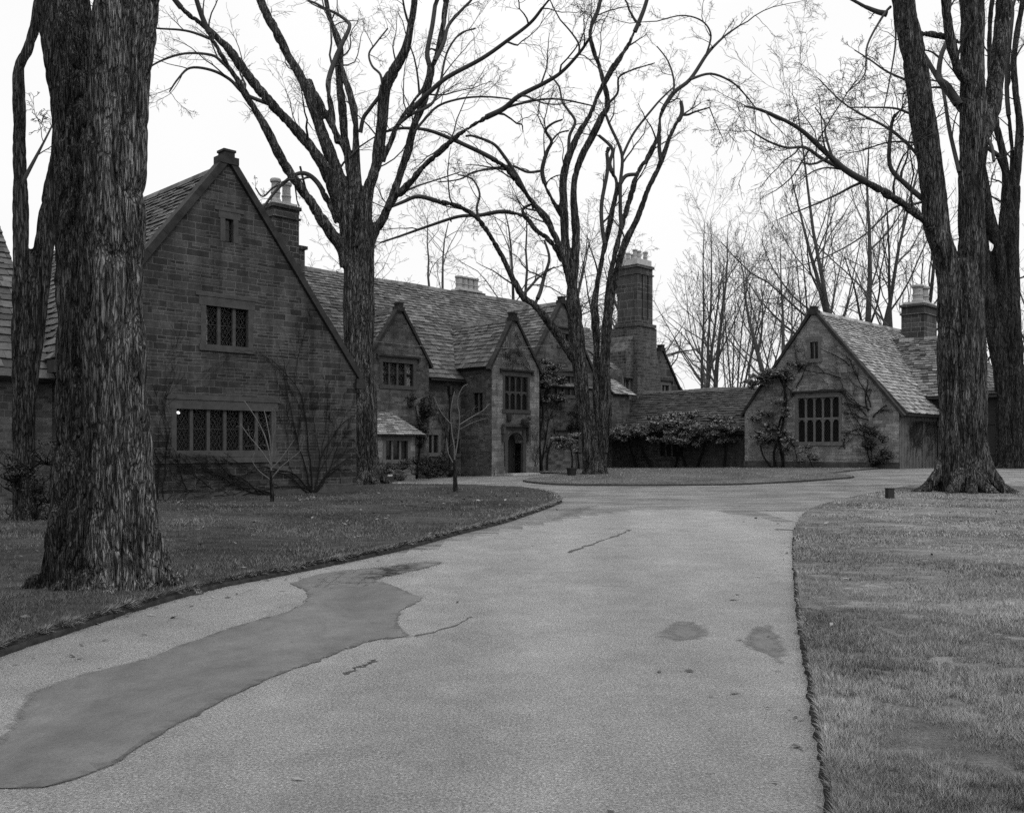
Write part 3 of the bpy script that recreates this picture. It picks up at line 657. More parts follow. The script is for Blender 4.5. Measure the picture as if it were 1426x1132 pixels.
# bay
BV = 34.2
w_ = MB(); hb = [rect(26.55, 27.55, 0.75, 1.98), ]
bh = [rect(26.65, 28.15, 0.95, 1.98), rect(25.5, 26.15, 0.5, 1.98)]
wall(w_, 'v', BV, rect(25.2, 28.5, ZB, 2.15), bh); w_.poly([(28.5, BV, ZB), (28.5, DV+0.5, ZB), (28.5, DV+0.5, 2.15), (28.5, BV, 2.15)]); w_.poly([(25.2, DV, ZB), (25.2, BV, ZB), (25.2, BV, 2.15), (25.2, DV, 2.15)])
bay = w_.build('bay_window', M['stone_porch'], house, OFF)
window(bay, OFF, 'v', BV, 26.65, 28.15, 0.95, 1.98, 3, hood=False, fm='trim_pale'); window(bay, OFF, 'v', BV, 25.5, 26.15, 0.5, 1.98, 1, hood=False)
r = MB(); un = MB(); e0 = (25.0, BV-0.3, 2.15); e1 = (28.85, BV-0.3, 2.15); t0 = (26.0, DV-0.02, 3.28); t1 = (27.7, DV-0.02, 3.28)
slope(r, e0, e1, t1, t0, 61, 0.2, 0.14); underlay(un, e0, e1, t1, t0, 0.06); q0_ = (28.85, DV, 2.15); slope(r, e1, q0_, t1, t1, 62, 0.2, 0.14)
ro = r.build('roof', M['slate_garage'], bay, OFF); un.build('roof_boarding', M['under'], ro, OFF)
# porch
PV = 33.5; PU0, PU1 = 32.9, 36.42; pa = (34.5, 8.2)
door_out = [(34.0, ZB), (35.12, ZB), (35.12, 1.78)] + [(34.56+0.56*math.cos(t), 1.78+0.52*math.sin(t)) for t in [math.pi*k/12 for k in range(1, 12)]] + [(34.0, 1.78)]
hw = rect(33.75, 35.62, 3.46, 5.32)
w_ = MB(); wall(w_, 'v', PV, [(PU0, ZB), (33.99, ZB)] + [(34.0, ZB)] + [(34.0, 1.78)] + door_out[-2:2:-1] + [(35.12, 1.78), (35.12, ZB), (PU1, ZB), (PU1, 5.75), pa, (PU0, 5.75)], [hw]) if False else None
outl = [(PU0, ZB), (34.0, ZB), (34.0, 1.78)] + [(34.56-0.56*math.cos(t), 1.78+0.52*math.sin(t)) for t in [math.pi*k/12 for k in range(1, 12)]] + [(35.12, 1.78), (35.12, ZB), (PU1, ZB), (PU1, 5.75), pa, (PU0, 5.75)]
wall(w_, 'v', PV, outl, [hw])
pts = outl[1:15+1]
for i in range(1, 14):
    a, b = outl[i], outl[i+1]; w_.poly([(a[0], PV, a[1]), (b[0], PV, b[1]), (b[0], PV+0.6, b[1]), (a[0], PV+0.6, a[1])])
w_.poly([(PU1, PV, ZB), (PU1, MV-0.003, ZB), (PU1, MV-0.003, 5.75), (PU1, PV, 5.75)])
pw = w_.build('wall', M['stone_porch'], house, OFF); pw['label'] = 'pale ashlar porch front with arched doorway and steep gable'
w_ = MB(); wall(w_, 'u', PU0, rect(PV+0.003, MV-0.003, ZB, 5.65), [rect(34.05, 34.95, 3.3, 4.45)]); w_.build('wall', M['stone_main'], house, OFF)
window(house, OFF, 'u', PU0, 34.05, 34.95, 3.3, 4.45, 2, hood=False)
window(house, OFF, 'v', PV, 33.75, 35.62, 3.46, 5.32, 4, transom=4.4, arch=True, fm='trim', hood=True, mw=0.09)
for q_ in ((33.05, 33.77), (35.35, 36.3)):
    b_ = MB(); b_.box((q_[0], PV-0.08, ZB), (q_[1], PV+0.02, 0.55)); b_.build('plinth', M['stone_porch'], house, OFF)
gable_roof_v(PU0, PU1, PV+0.2, 40.0, 5.62, 8.17, 71, M['slate_main'], house, OFF, ov=0.2)
c_ = MB(); coping(c_, 'v', PV, [(PU1+0.16, 5.45), (34.5, 8.28)], 0.3, 0.1); coping(c_, 'v', PV, [(PU0-0.16, 5.45), (34.5, 8.28)], 0.3, 0.1); finial(c_, 'v', PV, 34.5, 8.2, 0.26); c_.build('coping', M['coping'], house, OFF)
ds = MB()                                               # carved door surround
for (a, b, c, d) in ((33.78, 34.0, 0.1, 2.45), (35.12, 35.34, 0.1, 2.45)): ds.box((a, PV-0.07, c), (b, PV+0.1, d))
ds.box((33.62, PV-0.22, 2.62), (35.5, PV+0.02, 2.74), 0.1); ds.box((33.78, PV-0.06, 2.45), (35.34, PV+0.05, 2.615))
for u_ in (33.56, 35.4): ds.box((u_, PV-0.2, 2.25), (u_+0.16, PV+0.01, 2.62), 0.1); ds.box((u_+0.03, PV-0.16, 1.85), (u_+0.13, PV+0.012, 2.25), 0.1)
prev = None
for k in range(13):
    t = math.pi*k/12; p = (34.56+0.62*math.cos(t), 1.78+0.6*math.sin(t))
    if prev: ds.bar((prev[0], PV-0.03, prev[1]), (p[0], PV-0.03, p[1]), 0.08, 0.1, 0.5, up=(0, 1, 0))
    prev = p
ds.build('door_surround', M['trim'], house, OFF)
dr = MB()
for k in range(8): dr.box((34.0+0.14*k+0.004, PV+0.5, 0.0), (34.0+0.14*(k+1)-0.004, PV+0.56, 2.35), 0.3)
dro = dr.build('door', M['wood'], house, OFF); hn = MB(); hn.lathe((34.98, PV+0.44, 1.15), [(0.03, 0), (0.05, 0.03), (0.03, 0.1)], 8)
hn.build('handle', M['iron'], dro, OFF)
for z_ in (0.6, 1.8): hn = MB(); hn.box((34.05, PV+0.485, z_), (34.9, PV+0.499, z_+0.05)); hn.build('strap_hinge', M['iron'], dro, OFF)
sp = MB(); sp.box((33.7, PV-0.75, -0.1), (35.7, PV-0.07, 0.24), 0.6); sp.box((33.5, PV-1.15, -0.1), (37.6, PV-0.752, 0.13), 0.6); sp.build('doorstep', M['cap'], house, OFF)
cr = MB()                                               # carved crouching beast and small shield over the door
cr.box((33.95, PV-0.1, 2.9), (34.2, PV+0.01, 3.3)); cr.extr([(33.97, PV-0.14, 2.95), (34.18, PV-0.14, 2.95), (34.22, PV-0.14, 3.2), (34.07, PV-0.14, 3.34), (33.94, PV-0.14, 3.2)], (0, 0.05, 0))
cr.build('shield', M['coping'], house, OFF)
cr = MB(); cr.lathe((35.1, PV-0.3, 2.75), [(0.16, 0), (0.2, 0.1), (0.14, 0.25), (0.08, 0.3)], 8); cr.lathe((34.9, PV-0.32, 2.76), [(0.12, 0), (0.15, 0.1), (0.15, 0.22), (0.06, 0.3)], 8); cr.lathe((35.28, PV-0.34, 2.95), [(0.06, 0), (0.11, 0.06), (0.1, 0.14), (0.04, 0.2)], 8)
cr.box((34.8, PV-0.42, 2.75), (35.4, PV-0.1, 2.8)); cr.build('door_carving', M['coping'], house, OFF)
# second, taller gable
SV = 35.55
s_w = [(39.65, 42.05, 4.55, 5.8, 4), (40.3, 41.3, 7.45, 8.25, 2), (40.15, 41.1, 1.65, 2.35, 2), (41.75, 42.15, 1.4, 2.35, 1)]
w_ = MB(); sa = (40.65, 9.95); wall(w_, 'v', SV, [(37.2, ZB), (44.1, ZB), (44.1, 5.0), sa, (37.2, 5.0)], [rect(a, b, c, d) for a, b, c, d, n in s_w])
w_.poly([(44.1, SV, ZB), (44.1, MV-0.003, ZB), (44.1, MV-0.003, 5.0), (44.1, SV, 5.0)]); w_.poly([(37.2, MV-0.003, ZB), (37.2, SV, ZB), (37.2, SV, 5.0), (37.2, MV-0.003, 5.0)])
w_.build('wall', M['stone_main'], house, OFF)
for a, b, c, d, n in s_w: window(house, OFF, 'v', SV, a, b, c, d, n, hood=(n != 1), fm='trim')
gable_roof_v(37.2, 44.1, SV+0.2, 42.0, 4.9, 9.9, 81, M['slate_main'], house, OFF, ov=0.12)
c_ = MB(); coping(c_, 'v', SV, [(44.25, 4.85), (40.65, 10.02)], 0.3, 0.11); coping(c_, 'v', SV, [(37.05, 4.85), (40.65, 10.02)], 0.3, 0.11); finial(c_, 'v', SV, 40.65, 9.98, 0.26); c_.build('coping', M['coping'], house, OFF)
# third small gable beyond the tall chimney
TV = 35.7; w_ = MB(); wall(w_, 'v', TV, [(48.2, ZB), (53.6, ZB), (53.6, 4.9), (52.6, 5.5), (50.7, 7.9), (48.6, 5.2), (48.2, 5.2)], [rect(50.6, 51.6, 4.9, 5.75)]); w_.build('wall', M['stone_chim'], house, OFF)
window(house, OFF, 'v', TV, 50.6, 51.6, 4.9, 5.75, 2, fm='trim_pale')
gable_roof_v(48.2, 53.2, TV+0.2, 41, 4.9, 7.85, 91, M['slate_main'], house, OFF)
c_ = MB(); coping(c_, 'v', TV, [(53.8, 4.75), (52.6, 5.6), (50.7, 8.0)], 0.3, 0.1); coping(c_, 'v', TV, [(48.0, 4.75), (50.7, 8.0)], 0.3, 0.1); finial(c_, 'v', TV, 50.7, 8.0, 0.28); c_.build('coping', M['coping'], house, OFF)
# lean-to slates beside the passage
r = MB(); un = MB(); cc = [(44.3, 34.6, 4.75), (46.4, 34.6, 4.75), (45.7, MV-0.01, 5.75), (44.3, MV-0.01, 5.75)]; slope(r, *cc, 93, 0.2, 0.16); underlay(un, *cc, 0.06)
ro = r.build('roof', M['slate_garage'], house, OFF); un.build('roof_boarding', M['under'], ro, OFF)
w_ = MB(); w_.box((44.3, 34.8, ZB), (46.0, MV-0.01, 4.72)); w_.build('wall', M['stone_main'], house, OFF)
# chimneys
def chimney(par, off, u0, u1, v0, v1, z0, z1, pots, mat='stone_chim', cap='cap', capth=0.14, ph=0.9, pr=0.17, flute=0, label=None):
    c = MB(); c.box((u0, v0+(0.24 if flute else 0), z0), (u1, v1, z1)); c.box((u0-0.07, v0-0.07, z1-0.45), (u1+0.07, v1+0.07, z1-0.36)); c.box((u0-0.09, v0-0.09, z1), (u1+0.09, v1+0.09, z1+0.16))
    if flute:
        n_ = flute+1; pw_ = (u1-u0-0.13*flute)/n_
        for k in range(n_): s = u0+k*(pw_+0.13); c.box((s+0.002*(k == 0), v0, z0), (s+pw_-0.002*(k == flute), v0+0.238, z1-0.46))
        c.box((u0+0.003, v0+0.003, z0+0.002), (u1-0.003, v0+0.237, z0+0.3)); c.box((u0+0.003, v0+0.003, z1-0.455), (u1-0.003, v0+0.237, z1-0.003))
    o = c.build('chimney', M[mat], par, off)
    if label: o['label'] = label
    cp = MB(); cp.box((u0+0.05, v0+0.05, z1+0.16), (u1-0.05, v1-0.05, z1+0.16+capth)); cp.build('chimney_cap', M[cap], o, off)
    for pu, pv in pots: pot(o, off, pu, pv, z1+0.15+capth, ph, pr)
    return o
tc_ = chimney(house, OFF, 47.62, 49.25, 35.4, 37.0, 9.4, 12.95, [(47.9, 35.8), (48.45, 35.9), (49.0, 35.8), (47.9, 36.7), (48.5, 36.8), (49.0, 36.8)], capth=0.4, ph=0.62, pr=0.13, flute=2, label='tall fluted stone chimney stack with six pots')
b_ = MB(); b_.box((47.45, 35.22, 9.2), (49.42, 37.2, 9.4), 0.2)
def taper(mb, a0, a1, z0, b0, b1, z1):
    A = [(a0[0], a0[1], z0), (a1[0], a0[1], z0), (a1[0], a1[1], z0), (a0[0], a1[1], z0)]; B = [(b0[0], b0[1], z1), (b1[0], b0[1], z1), (b1[0], b1[1], z1), (b0[0], b1[1], z1)]
    for i in range(4): j = (i+1) % 4; mb.poly([A[i], A[j], B[j], B[i]])
taper(b_, (47.5, 35.3), (49.55, 37.4), 7.6, (47.5, 35.3), (49.55, 37.4), 9.18); taper(b_, (47.5, 35.3), (50.0, 37.4), ZB, (47.5, 35.3), (49.95, 37.4), 6.4); taper(b_, (47.5, 35.3), (49.95, 37.4), 6.4, (47.5, 35.3), (49.55, 37.4), 7.6)
taper(b_, (46.7, 35.6), (47.5, 37.4), 5.9, (46.7, 35.6), (47.5, 37.4), 7.6); b_.extr([(46.7, 35.6, 7.6), (47.5, 35.6, 7.6), (47.5, 35.6, 8.6)], (0, 1.8, 0))
M['stone_chim2'] = stone('chimney_base_rubble', 0.05, 0.12, 0.2, 0.35, 0.34, 0.2, 0.02)
b_.build('chimney_base', M['stone_chim2'], tc_, OFF)
chimney(house, OFF, 22.95, 24.3, 37.6, 38.9, 8.0, 12.6, [(23.3, 38.0), (24.0, 38.2)], ph=1.1, pr=0.2, label='squat stone chimney with two ringed clay pots')
sh = MB(); sh.box((24.3, 37.8, 8.0), (24.75, 39.2, 10.9)); sh.box((24.2, 37.7, 10.9), (24.85, 39.3, 11.05)); sh.build('chimney', M['stone_chim'], house, OFF)
chimney(house, OFF, 39.4, 41.4, 42.9, 43.9, 8.0, 11.2, [(39.75, 43.4), (40.2, 43.4), (40.65, 43.4), (41.1, 43.4)], cap='cap', ph=0.85, pr=0.22, label='low chimney with four pale pots behind the main ridge')
chimney(house, OFF, 7.2, 8.6, 33.2, 34.2, 8.0, 10.3, [(7.5, 33.7), (8.2, 33.7)], ph=0.7, pr=0.2, label='chimney with two pots half hidden by the big trunk')

# ------------------------------------------------------------------ passage range along the far side of the court
LU = 45.1; OF2 = (45.1, 31.0, 0.0)
passage = root_uv('passage_building', 45.1, 31, 'low stone passage building with long mossy slate roof overgrown by magnolia', 'building')
w_ = MB(); hl = [rect(30.2, 32.0, 1.0, 2.0)]; wall(w_, 'u', LU, rect(25.9, 35.79, ZB, 2.5), hl); w_.build('wall', M['stone_link'], passage, OF2)
window(passage, OF2, 'u', LU, 30.2, 32.0, 1.0, 2.0, 4, hood=False)
r = MB(); un = MB(); cc = [(LU-0.35, 35.2, 2.4), (LU-0.35, 25.9, 2.4), (48, 25.9, 4.98), (48, 35.2, 4.98)]; slope(r, *cc, 101, 0.26, 0.16); underlay(un, *cc)
c2 = [(50.9, 25.9, 2.4), (50.9, 35.2, 2.4), (48, 35.2, 4.98), (48, 25.9, 4.98)]; slope(r, *c2, 102, 0.5, 0.4, (0.6, 1.0)); underlay(un, *c2)
rr_ = r.build('roof', M['slate_link'], passage, OF2); un.build('roof_boarding', M['under'], rr_, OF2)
rd = MB()
for k in range(22): a = 25.9+9.3*k/22; zz = 4.98+0.035*math.sin(a*1.1)-0.03; rd.extr([(47.82, a, zz-0.1), (48.18, a, zz-0.1), (48.06, a, zz+0.12), (47.94, a, zz+0.12)], (0, 9.3/22-0.012, 0), random.random())
rd.build('ridge_tiles', M['trim_pale'], rr_, OF2)
e_ = MB(); e_.box((LU-0.5, 26.1, 2.28), (LU-0.36, 35.6, 2.38)); e_.build('gutter', M['iron'], passage, OF2)
e_ = MB(); e_.lathe((LU-0.12, 26.3, -0.1), [(0.06, 0), (0.06, 2.4)], 8); e_.build('drainpipe', M['iron'], passage, OF2)
e_ = MB(); e_.lathe((LU-0.12, 35.2, -0.1), [(0.09, 0), (0.09, 2.4)], 8); e_.build('drainpipe', M['iron'], passage, OF2)

# ------------------------------------------------------------------ garage building on the right
QU = 44.5; OF3 = (44.5, 22.0, 0.0)
gar = root_uv('garage_building', 44.5, 22, 'pale stone garage building with vine laced gable and tall arched mullion window', 'building')
GA = (22.08, 8.38); V0_, V1_ = 17.76, 25.98
w_ = MB(); hg = [rect(20.63, 23.02, 1.8, 4.18), rect(21.72, 22.36, 6.0, 7.0)]
wall(w_, 'u', QU, [(V0_, ZB), (V1_, ZB), (V1_, 3.45), GA, (V0_, 3.2)], hg)
w_.poly([(QU, V1_, ZB), (QU+5, V1_, ZB), (QU+5, V1_, 3.4), (QU, V1_, 3.4)])
w_.build('wall', M['stone_garage'], gar, OF3)
window(gar, OF3, 'u', QU, 20.63, 23.02, 1.8, 4.18, 5, transom=3.02, arch=True, fm='trim_pale', mw=0.1); window(gar, OF3, 'u', QU, 21.72, 22.36, 6.0, 7.0, 2, fm='trim_pale', hood=False, mw=0.05)
b_ = MB(); b_.box((QU-0.1, V0_-0.02, ZB), (QU+0.02, V1_+0.02, 0.85)); b_.build('plinth', M['stone_link'], gar, OF3)
sw = MB()
for k in range(26): a = QU+0.05+(4.72)*k/26; sw.box((a, V0_-0.02-0.01*(k % 2), ZB), (a+4.72/26-0.01, V0_+0.1, 3.1)) 
sw.box((QU+0.02, V0_+0.0, ZB), (QU+4.8, V0_+0.2, 3.2)); sw.build('side_wall', M['boards'], gar, OF3)['label'] = 'side wall of pale weathered upright boards'
r = MB(); un = MB(); u2 = 62.0
cc = [(QU+0.25, V0_-0.3, 3.2), (u2, V0_-0.3, 3.2), (u2, 22.08, 8.42), (QU+0.25, 22.08, 8.42)]; slope(r, *cc, 111, 0.27, 0.15, (0.18, 0.36)); underlay(un, *cc)
c2 = [(u2, V1_+0.3, 3.4), (QU+0.25, V1_+0.3, 3.4), (QU+0.25, 22.08, 8.42), (u2, 22.08, 8.42)]; slope(r, *c2, 112, 0.5, 0.4, (0.6, 1.0)); underlay(un, *c2)
for k in range(36): a = QU+0.3+17*k/36; r.extr([(a, 21.92, 8.34), (a, 22.24, 8.34), (a, 22.13, 8.52), (a, 22.03, 8.52)], (17/36-0.01, 0, 0), random.random())
rr_ = r.build('roof', M['slate_garage'], gar, OF3); un.build('roof_boarding', M['under'], rr_, OF3)
c_ = MB(); coping(c_, 'u', QU, [(V0_-0.22, 3.02), (22.08, 8.5)], 0.32, 0.10); coping(c_, 'u', QU, [(V1_+0.2, 3.2), (22.08, 8.5)], 0.32, 0.10); finial(c_, 'u', QU, 22.08, 8.42, 0.26); c_.build('coping', M['coping'], gar, OF3)
# cross wing
XU0, XU1 = 49.35, 55.6; xm = (XU0+XU1)/2
w_ = MB(); wall(w_, 'u', XU0, rect(15.0, V0_+1.6, ZB, 4.25)); wall(w_, 'v', 15.0, [(XU0, ZB), (XU1, ZB), (XU1, 4.1), (XU0, 4.1)]); w_.build('wall', M['wood'], gar, OF3)['label'] = 'dark boarded wall of the cross wing'
for z_ in (1.2, 2.7):
    bd = MB(); bd.box((XU0-0.05, 15.0, z_), (XU0-0.003, V0_-0.05, z_+0.12)); bd.build('wall_rail', M['coping'], gar, OF3)
r = MB(); un = MB(); cc = [(XU0-0.3, 22.0, 4.15), (XU0-0.3, 14.8, 4.15), (xm, 18.2, 7.5), (xm, 22.0, 7.5)]; slope(r, *cc, 121, 0.3, 0.18); underlay(un, *cc)
c2 = [(XU1+0.3, 14.8, 4.15), (XU1+0.3, 22, 4.15), (xm, 22, 7.5), (xm, 18.2, 7.5)]; slope(r, *c2, 122, 0.5, 0.4, (0.6, 1.0)); underlay(un, *c2)
c3 = [(XU0-0.3, 14.8, 4.15), (XU1+0.3, 14.8, 4.15), (xm, 18.2, 7.5), (xm, 18.2, 7.5)]; slope(r, *c3, 123, 0.3, 0.2); underlay(un, *c3)
for k in range(14): a = 18.2+3.8*k/14; r.extr([(xm-0.15, a, 7.42), (xm+0.15, a, 7.42), (xm+0.05, a, 7.62), (xm-0.05, a, 7.62)], (0, 3.8/14-0.01, 0), random.random())
rr_ = r.build('roof', M['slate_cross'], gar, OF3); un.build('roof_boarding', M['under'], rr_, OF3)
e_ = MB(); e_.box((QU+0.1, V0_-0.42, 3.06), (XU0, V0_-0.3, 3.15)); e_.build('gutter', M['iron'], gar, OF3)
e_ = MB(); e_.box((XU0-0.45, 14.8, 4.02), (XU0-0.32, V0_+0.4, 4.12)); e_.build('gutter', M['iron'], gar, OF3)
e_ = MB(); e_.lathe((XU0-0.12, V0_-0.1, 0), [(0.06, 0), (0.06, 2.6), (0.13, 2.65), (0.13, 2.9)], 8); e_.build('drainpipe', M['iron'], gar, OF3)
cp_ = [onp for onp in ()]
chimney(gar, OF3, 55.2, 57.2, 20.6, 21.9, 6.0, 9.75, [(55.6, 21.1), (56.5, 21.1)], ph=1.0, pr=0.28, label='stone chimney with two pale pots above the garage roof')


# ------------------------------------------------------------------ tree kit
def vnoise(p, seed=0):
    """smooth value noise on (n,3) points, -1..1"""
    pi = np.floor(p).astype(np.int64); f = p-pi; f = f*f*(3-2*f); r = 0
    def h(a):
        k = (a[:, 0]*374761393 + a[:, 1]*668265263 + a[:, 2]*2147483647 + seed*974711) & 0xffffffff
        k = ((k ^ (k >> 13))*1274126177) & 0xffffffff; return ((k ^ (k >> 16)) & 0xffff)/32767.5-1
    for dx in (0, 1):
        for dy in (0, 1):
            for dz in (0, 1):
                w = (f[:, 0] if dx else 1-f[:, 0])*(f[:, 1] if dy else 1-f[:, 1])*(f[:, 2] if dz else 1-f[:, 2])
                r = r + w*h(pi+np.array([dx, dy, dz]))
    return r
class Tubes:
    def __init__(s): s.V = []; s.Q = []; s.n = 0
    def add(s, pts, rad, sides=5, cap=True):
        p = np.asarray([tuple(q) for q in pts], dtype=float); r = np.asarray(rad, dtype=float); n = len(p)
        if n < 2: return
        t = np.gradient(p, axis=0); t /= (np.linalg.norm(t, axis=1, keepdims=True)+1e-9)
        m = t.mean(axis=0); ref = np.zeros(3); ref[np.argmin(np.abs(m))] = 1.0
        a = np.cross(t, ref); a /= (np.linalg.norm(a, axis=1, keepdims=True)+1e-9); b = np.cross(t, a)
        th = np.arange(sides)*2*np.pi/sides
        v = p[:, None, :] + r[:, None, None]*(a[:, None, :]*np.cos(th)[None, :, None] + b[:, None, :]*np.sin(th)[None, :, None])
        i = np.arange(n-1)[:, None]*sides; j = np.arange(sides)[None, :]; k = (j+1) % sides
        q = np.stack([i+j, i+k, i+sides+k, i+sides+j], axis=-1).reshape(-1, 4)+s.n
        s.V.append(v.reshape(-1, 3)); s.Q.append(q); s.n += n*sides
        if cap:
            s.V.append(np.array([p[0], p[-1]])); c0, c1 = s.n, s.n+1; s.n += 2; base = q.min(); top = base+(n-1)*sides
            jj = np.arange(sides); kk = (jj+1) % sides
            s.Q.append(np.stack([np.full(sides, c0), base+kk, base+jj, np.full(sides, c0)], -1)[:, :4]); s.Q.append(np.stack([np.full(sides, c1), top+jj, top+kk, np.full(sides, c1)], -1))
    def arrays(s): return np.concatenate(s.V), np.concatenate(s.Q)
    def build(s, name, mat, parent=None, off=(0, 0, 0), smooth=True):
        V, Q = s.arrays(); V = V-np.array(off); tri = Q[:, 0] == Q[:, 3]
        return mesh_np(name, V, [Q[~tri], Q[tri][:, :3]], mat, parent, smooth=smooth)
def taper_r(r0, r1, n, pw=1.0): return [r0+(r1-r0)*(i/(n-1))**pw for i in range(n)]
def grow(rng, tb, p, d, length, r, lvl, st):
    """one branch with its children; st holds per-level settings"""
    n = st['seg'][lvl]; step = length/n; pts = [p.copy()]; dirs = [d.copy()]; d = d.normalized()
    wig = st['wig'][lvl]; up = st['up'][lvl]
    for i in range(n):
        d = (d + Vector((rng.gauss(0, wig), rng.gauss(0, wig), rng.gauss(0, wig*0.8)+up))).normalized(); p = p + d*step; pts.append(p.copy()); dirs.append(d.copy())
    r1 = max(st['rmin'], r*0.3); rad = taper_r(r, r1, n+1)
    tb.add(pts, rad, 6 if r > 0.06 else (4 if r > 0.02 else 3), False)
    if lvl+1 < len(st['kids']): kids(rng, tb, pts, dirs, rad, length, lvl, st)
def kids(rng, tb, pts, dirs, rad, length, lvl, st, t0=0.25):
    n = len(pts)-1; lo, hi = st['kids'][lvl]
    for k in range(rng.randint(lo, hi)):
        t = t0+(1-t0)*((k+rng.random())/max(hi, 1)) if rng.random() < 0.8 else 1.0; t = min(t, 0.999); i = int(t*n); f = t*n-i
        q = pts[i].lerp(pts[i+1], f); dd = dirs[min(i+1, n)]; rr = rad[i]+(rad[i+1]-rad[i])*f
        a = rng.uniform(*st['ang']); ax = dd.orthogonal().normalized(); ax.rotate(Matrix.Rotation(rng.uniform(0, 6.283), 3, dd)); nd = dd.copy(); nd.rotate(Matrix.Rotation(a, 3, ax))
        L_ = length*rng.uniform(*st['len'])*(1.15-0.55*t)
        grow(rng, tb, q, nd, L_, max(st['rmin'], rr*rng.uniform(0.32, 0.6)), lvl+1, st)
def finish_trunk(tb, name, mat, parent, off, voxel, amp, k, seed=0, patch=None):
    V, Q = tb.arrays(); tri = Q[:, 0] == Q[:, 3]
    o = mesh_np('tmp', V, [Q[~tri], Q[tri][:, :3]], mat)
    md = o.modifiers.new('r', 'REMESH'); md.mode = 'VOXEL'; md.voxel_size = voxel; md.adaptivity = 0
    s_ = o.modifiers.new('s', 'SMOOTH'); s_.factor = 0.5; s_.iterations = 6
    dg = bpy.context.evaluated_depsgraph_get(); ev = o.evaluated_get(dg); me = bpy.data.meshes.new_from_object(ev)
    n = len(me.vertices); co = np.empty(n*3, dtype=np.float32); me.vertices.foreach_get('co', co); co = co.reshape(-1, 3).astype(float)
    no = np.empty(n*3, dtype=np.float32); me.vertices.foreach_get('normal', no); no = no.reshape(-1, 3)
    w = np.column_stack([vnoise(co*np.array([1.5, 1.5, 0.8])*k, seed+5), vnoise(co*np.array([1.5, 1.5, 0.8])*k, seed+6), np.zeros(n)])*0.12/k
    c = co+w
    r = 1-np.abs(vnoise(c*np.array([9, 9, 1.3])*k, seed)); r2 = 1-np.abs(vnoise(c*np.array([21, 21, 4.0])*k, seed+2)); b = vnoise(co*np.array([1.2, 1.2, 0.5]), seed+3)
    d = -amp*(r**4)*2.0-amp*0.7*r2**3 + amp*1.6*b
    co = co+no*d[:, None]-np.array(off)
    me.vertices.foreach_set('co', co.astype(np.float32).ravel()); me.polygons.foreach_set('use_smooth', np.ones(len(me.polygons), dtype=bool)); me.update()
    me.materials.clear(); me.materials.append(mat); bpy.data.objects.remove(o)
    q = link(bpy.data.objects.new(name, me)); me.name = name; q.parent = parent; return q
def crv(px, D0, dz=0.0, k=5, D_at=None):
    """pixel polyline with widths -> world points and radii; depth changes by dz metres along the limb"""
    n = len(px); pts = []; rad = []
    for i, (x, y, w) in enumerate(px):
        D = D0+dz*(i/(n-1))**1.3; pts.append(P(x, y, D)); rad.append(w/2*D/F)
    c = crom(pts, k); rr = []
    for i in range(n-1):
        for q in range(k): rr.append(rad[i]+(rad[i+1]-rad[i])*q/k)
    rr.append(rad[-1]); return c, rr
STY = dict(seg=[8, 7, 6, 5], wig=[0.14, 0.2, 0.26, 0.3], up=[0.05, 0.03, 0.0, -0.02], kids=[(7, 9), (6, 7), (5, 6), (0, 0)], ang=(0.45, 1.0), len=(0.32, 0.6), rmin=0.0055)
def traced_tree(name, label, base, D0, trunk, limbs, voxel, amp, k, bm, st, seed, thick=0.11, roots=None, rh=1.5, group=None, free=6, twig='twig', rootr=0.5, cat='tree'):
    """trunk and main limbs follow the photograph at real depth; finer branching is grown"""
    rng = random.Random(seed); b = base; root = empty(name, b, 0, label, cat, group); off = tuple(b)
    tr = Tubes(); tw = Tubes()
    for px, dz in trunk:
        c, r = crv(px, D0, dz); tr.add(c, r, 16)
    for ang, ln, r0 in (roots or []):
        d = Vector((math.cos(ang), math.sin(ang), 0)); s = b+d*0.22*ln+Vector((0, 0, rh*ln)); pts = [s, b+d*ln*0.38+Vector((0, 0, rh*0.6*ln)), b+d*ln*0.58+Vector((0, 0, rh*0.3*ln)), b+d*ln*0.84+Vector((0, 0, 0.16*ln)), b+d*ln*1.12+Vector((0, 0, -0.02)), b+d*ln*1.35+Vector((0, 0, -0.2))]
        c = crom(pts, 4); tr.add(c, [r0*(0.9-0.45*i/(len(c)-1)) for i in range(len(c))], 10)
    for px, dz, nk in limbs:
        c, r = crv(px, D0, dz); m = len(c)
        j = next((i for i in range(m) if r[i] < thick), m)
        if j > 2: tr.add(c[:min(j+1, m)], r[:min(j+1, m)], 10)
        if j < m:
            j0 = max(j-1, 0); tw.add(c[j0:], r[j0:], 7, False)
        dirs = [(c[min(i+1, m-1)]-c[max(i-1, 0)]).normalized() for i in range(m)]; L_ = sum((c[i+1]-c[i]).length for i in range(m-1))
        s2 = dict(st); s2['kids'] = [(round(nk*0.72),)*2]+st['kids'][1:]
        sh = min(L_, 7.0)
        nk = round(nk*0.72)
        if nk: kids(rng, tw, c, dirs, [min(x, 0.09) for x in r], sh, 0, s2, 0.2)
        # the limb goes on beyond what is traced
        if free and py_last(px) < 40: grow(rng, tw, c[-1].copy(), dirs[-1], rng.uniform(3, 5), r[-1], 0, dict(st, up=[0.02]*4))
    finish_trunk(tr, 'trunk', M[bm], root, off, voxel, amp, k, seed)
    if tw.n: tw.build('crown', M[twig], root, off)
    return root
def py_last(px): return px[-1][1]
def W_(l, w0, w1): n = len(l); return [(x, y, w0+(w1-w0)*i/(n-1)) for i, (x, y) in enumerate(l)]
def gb(px, py, dz=LZ):
    q = G(px, py); return Vector((q.x, q.y, q.z+0.0))

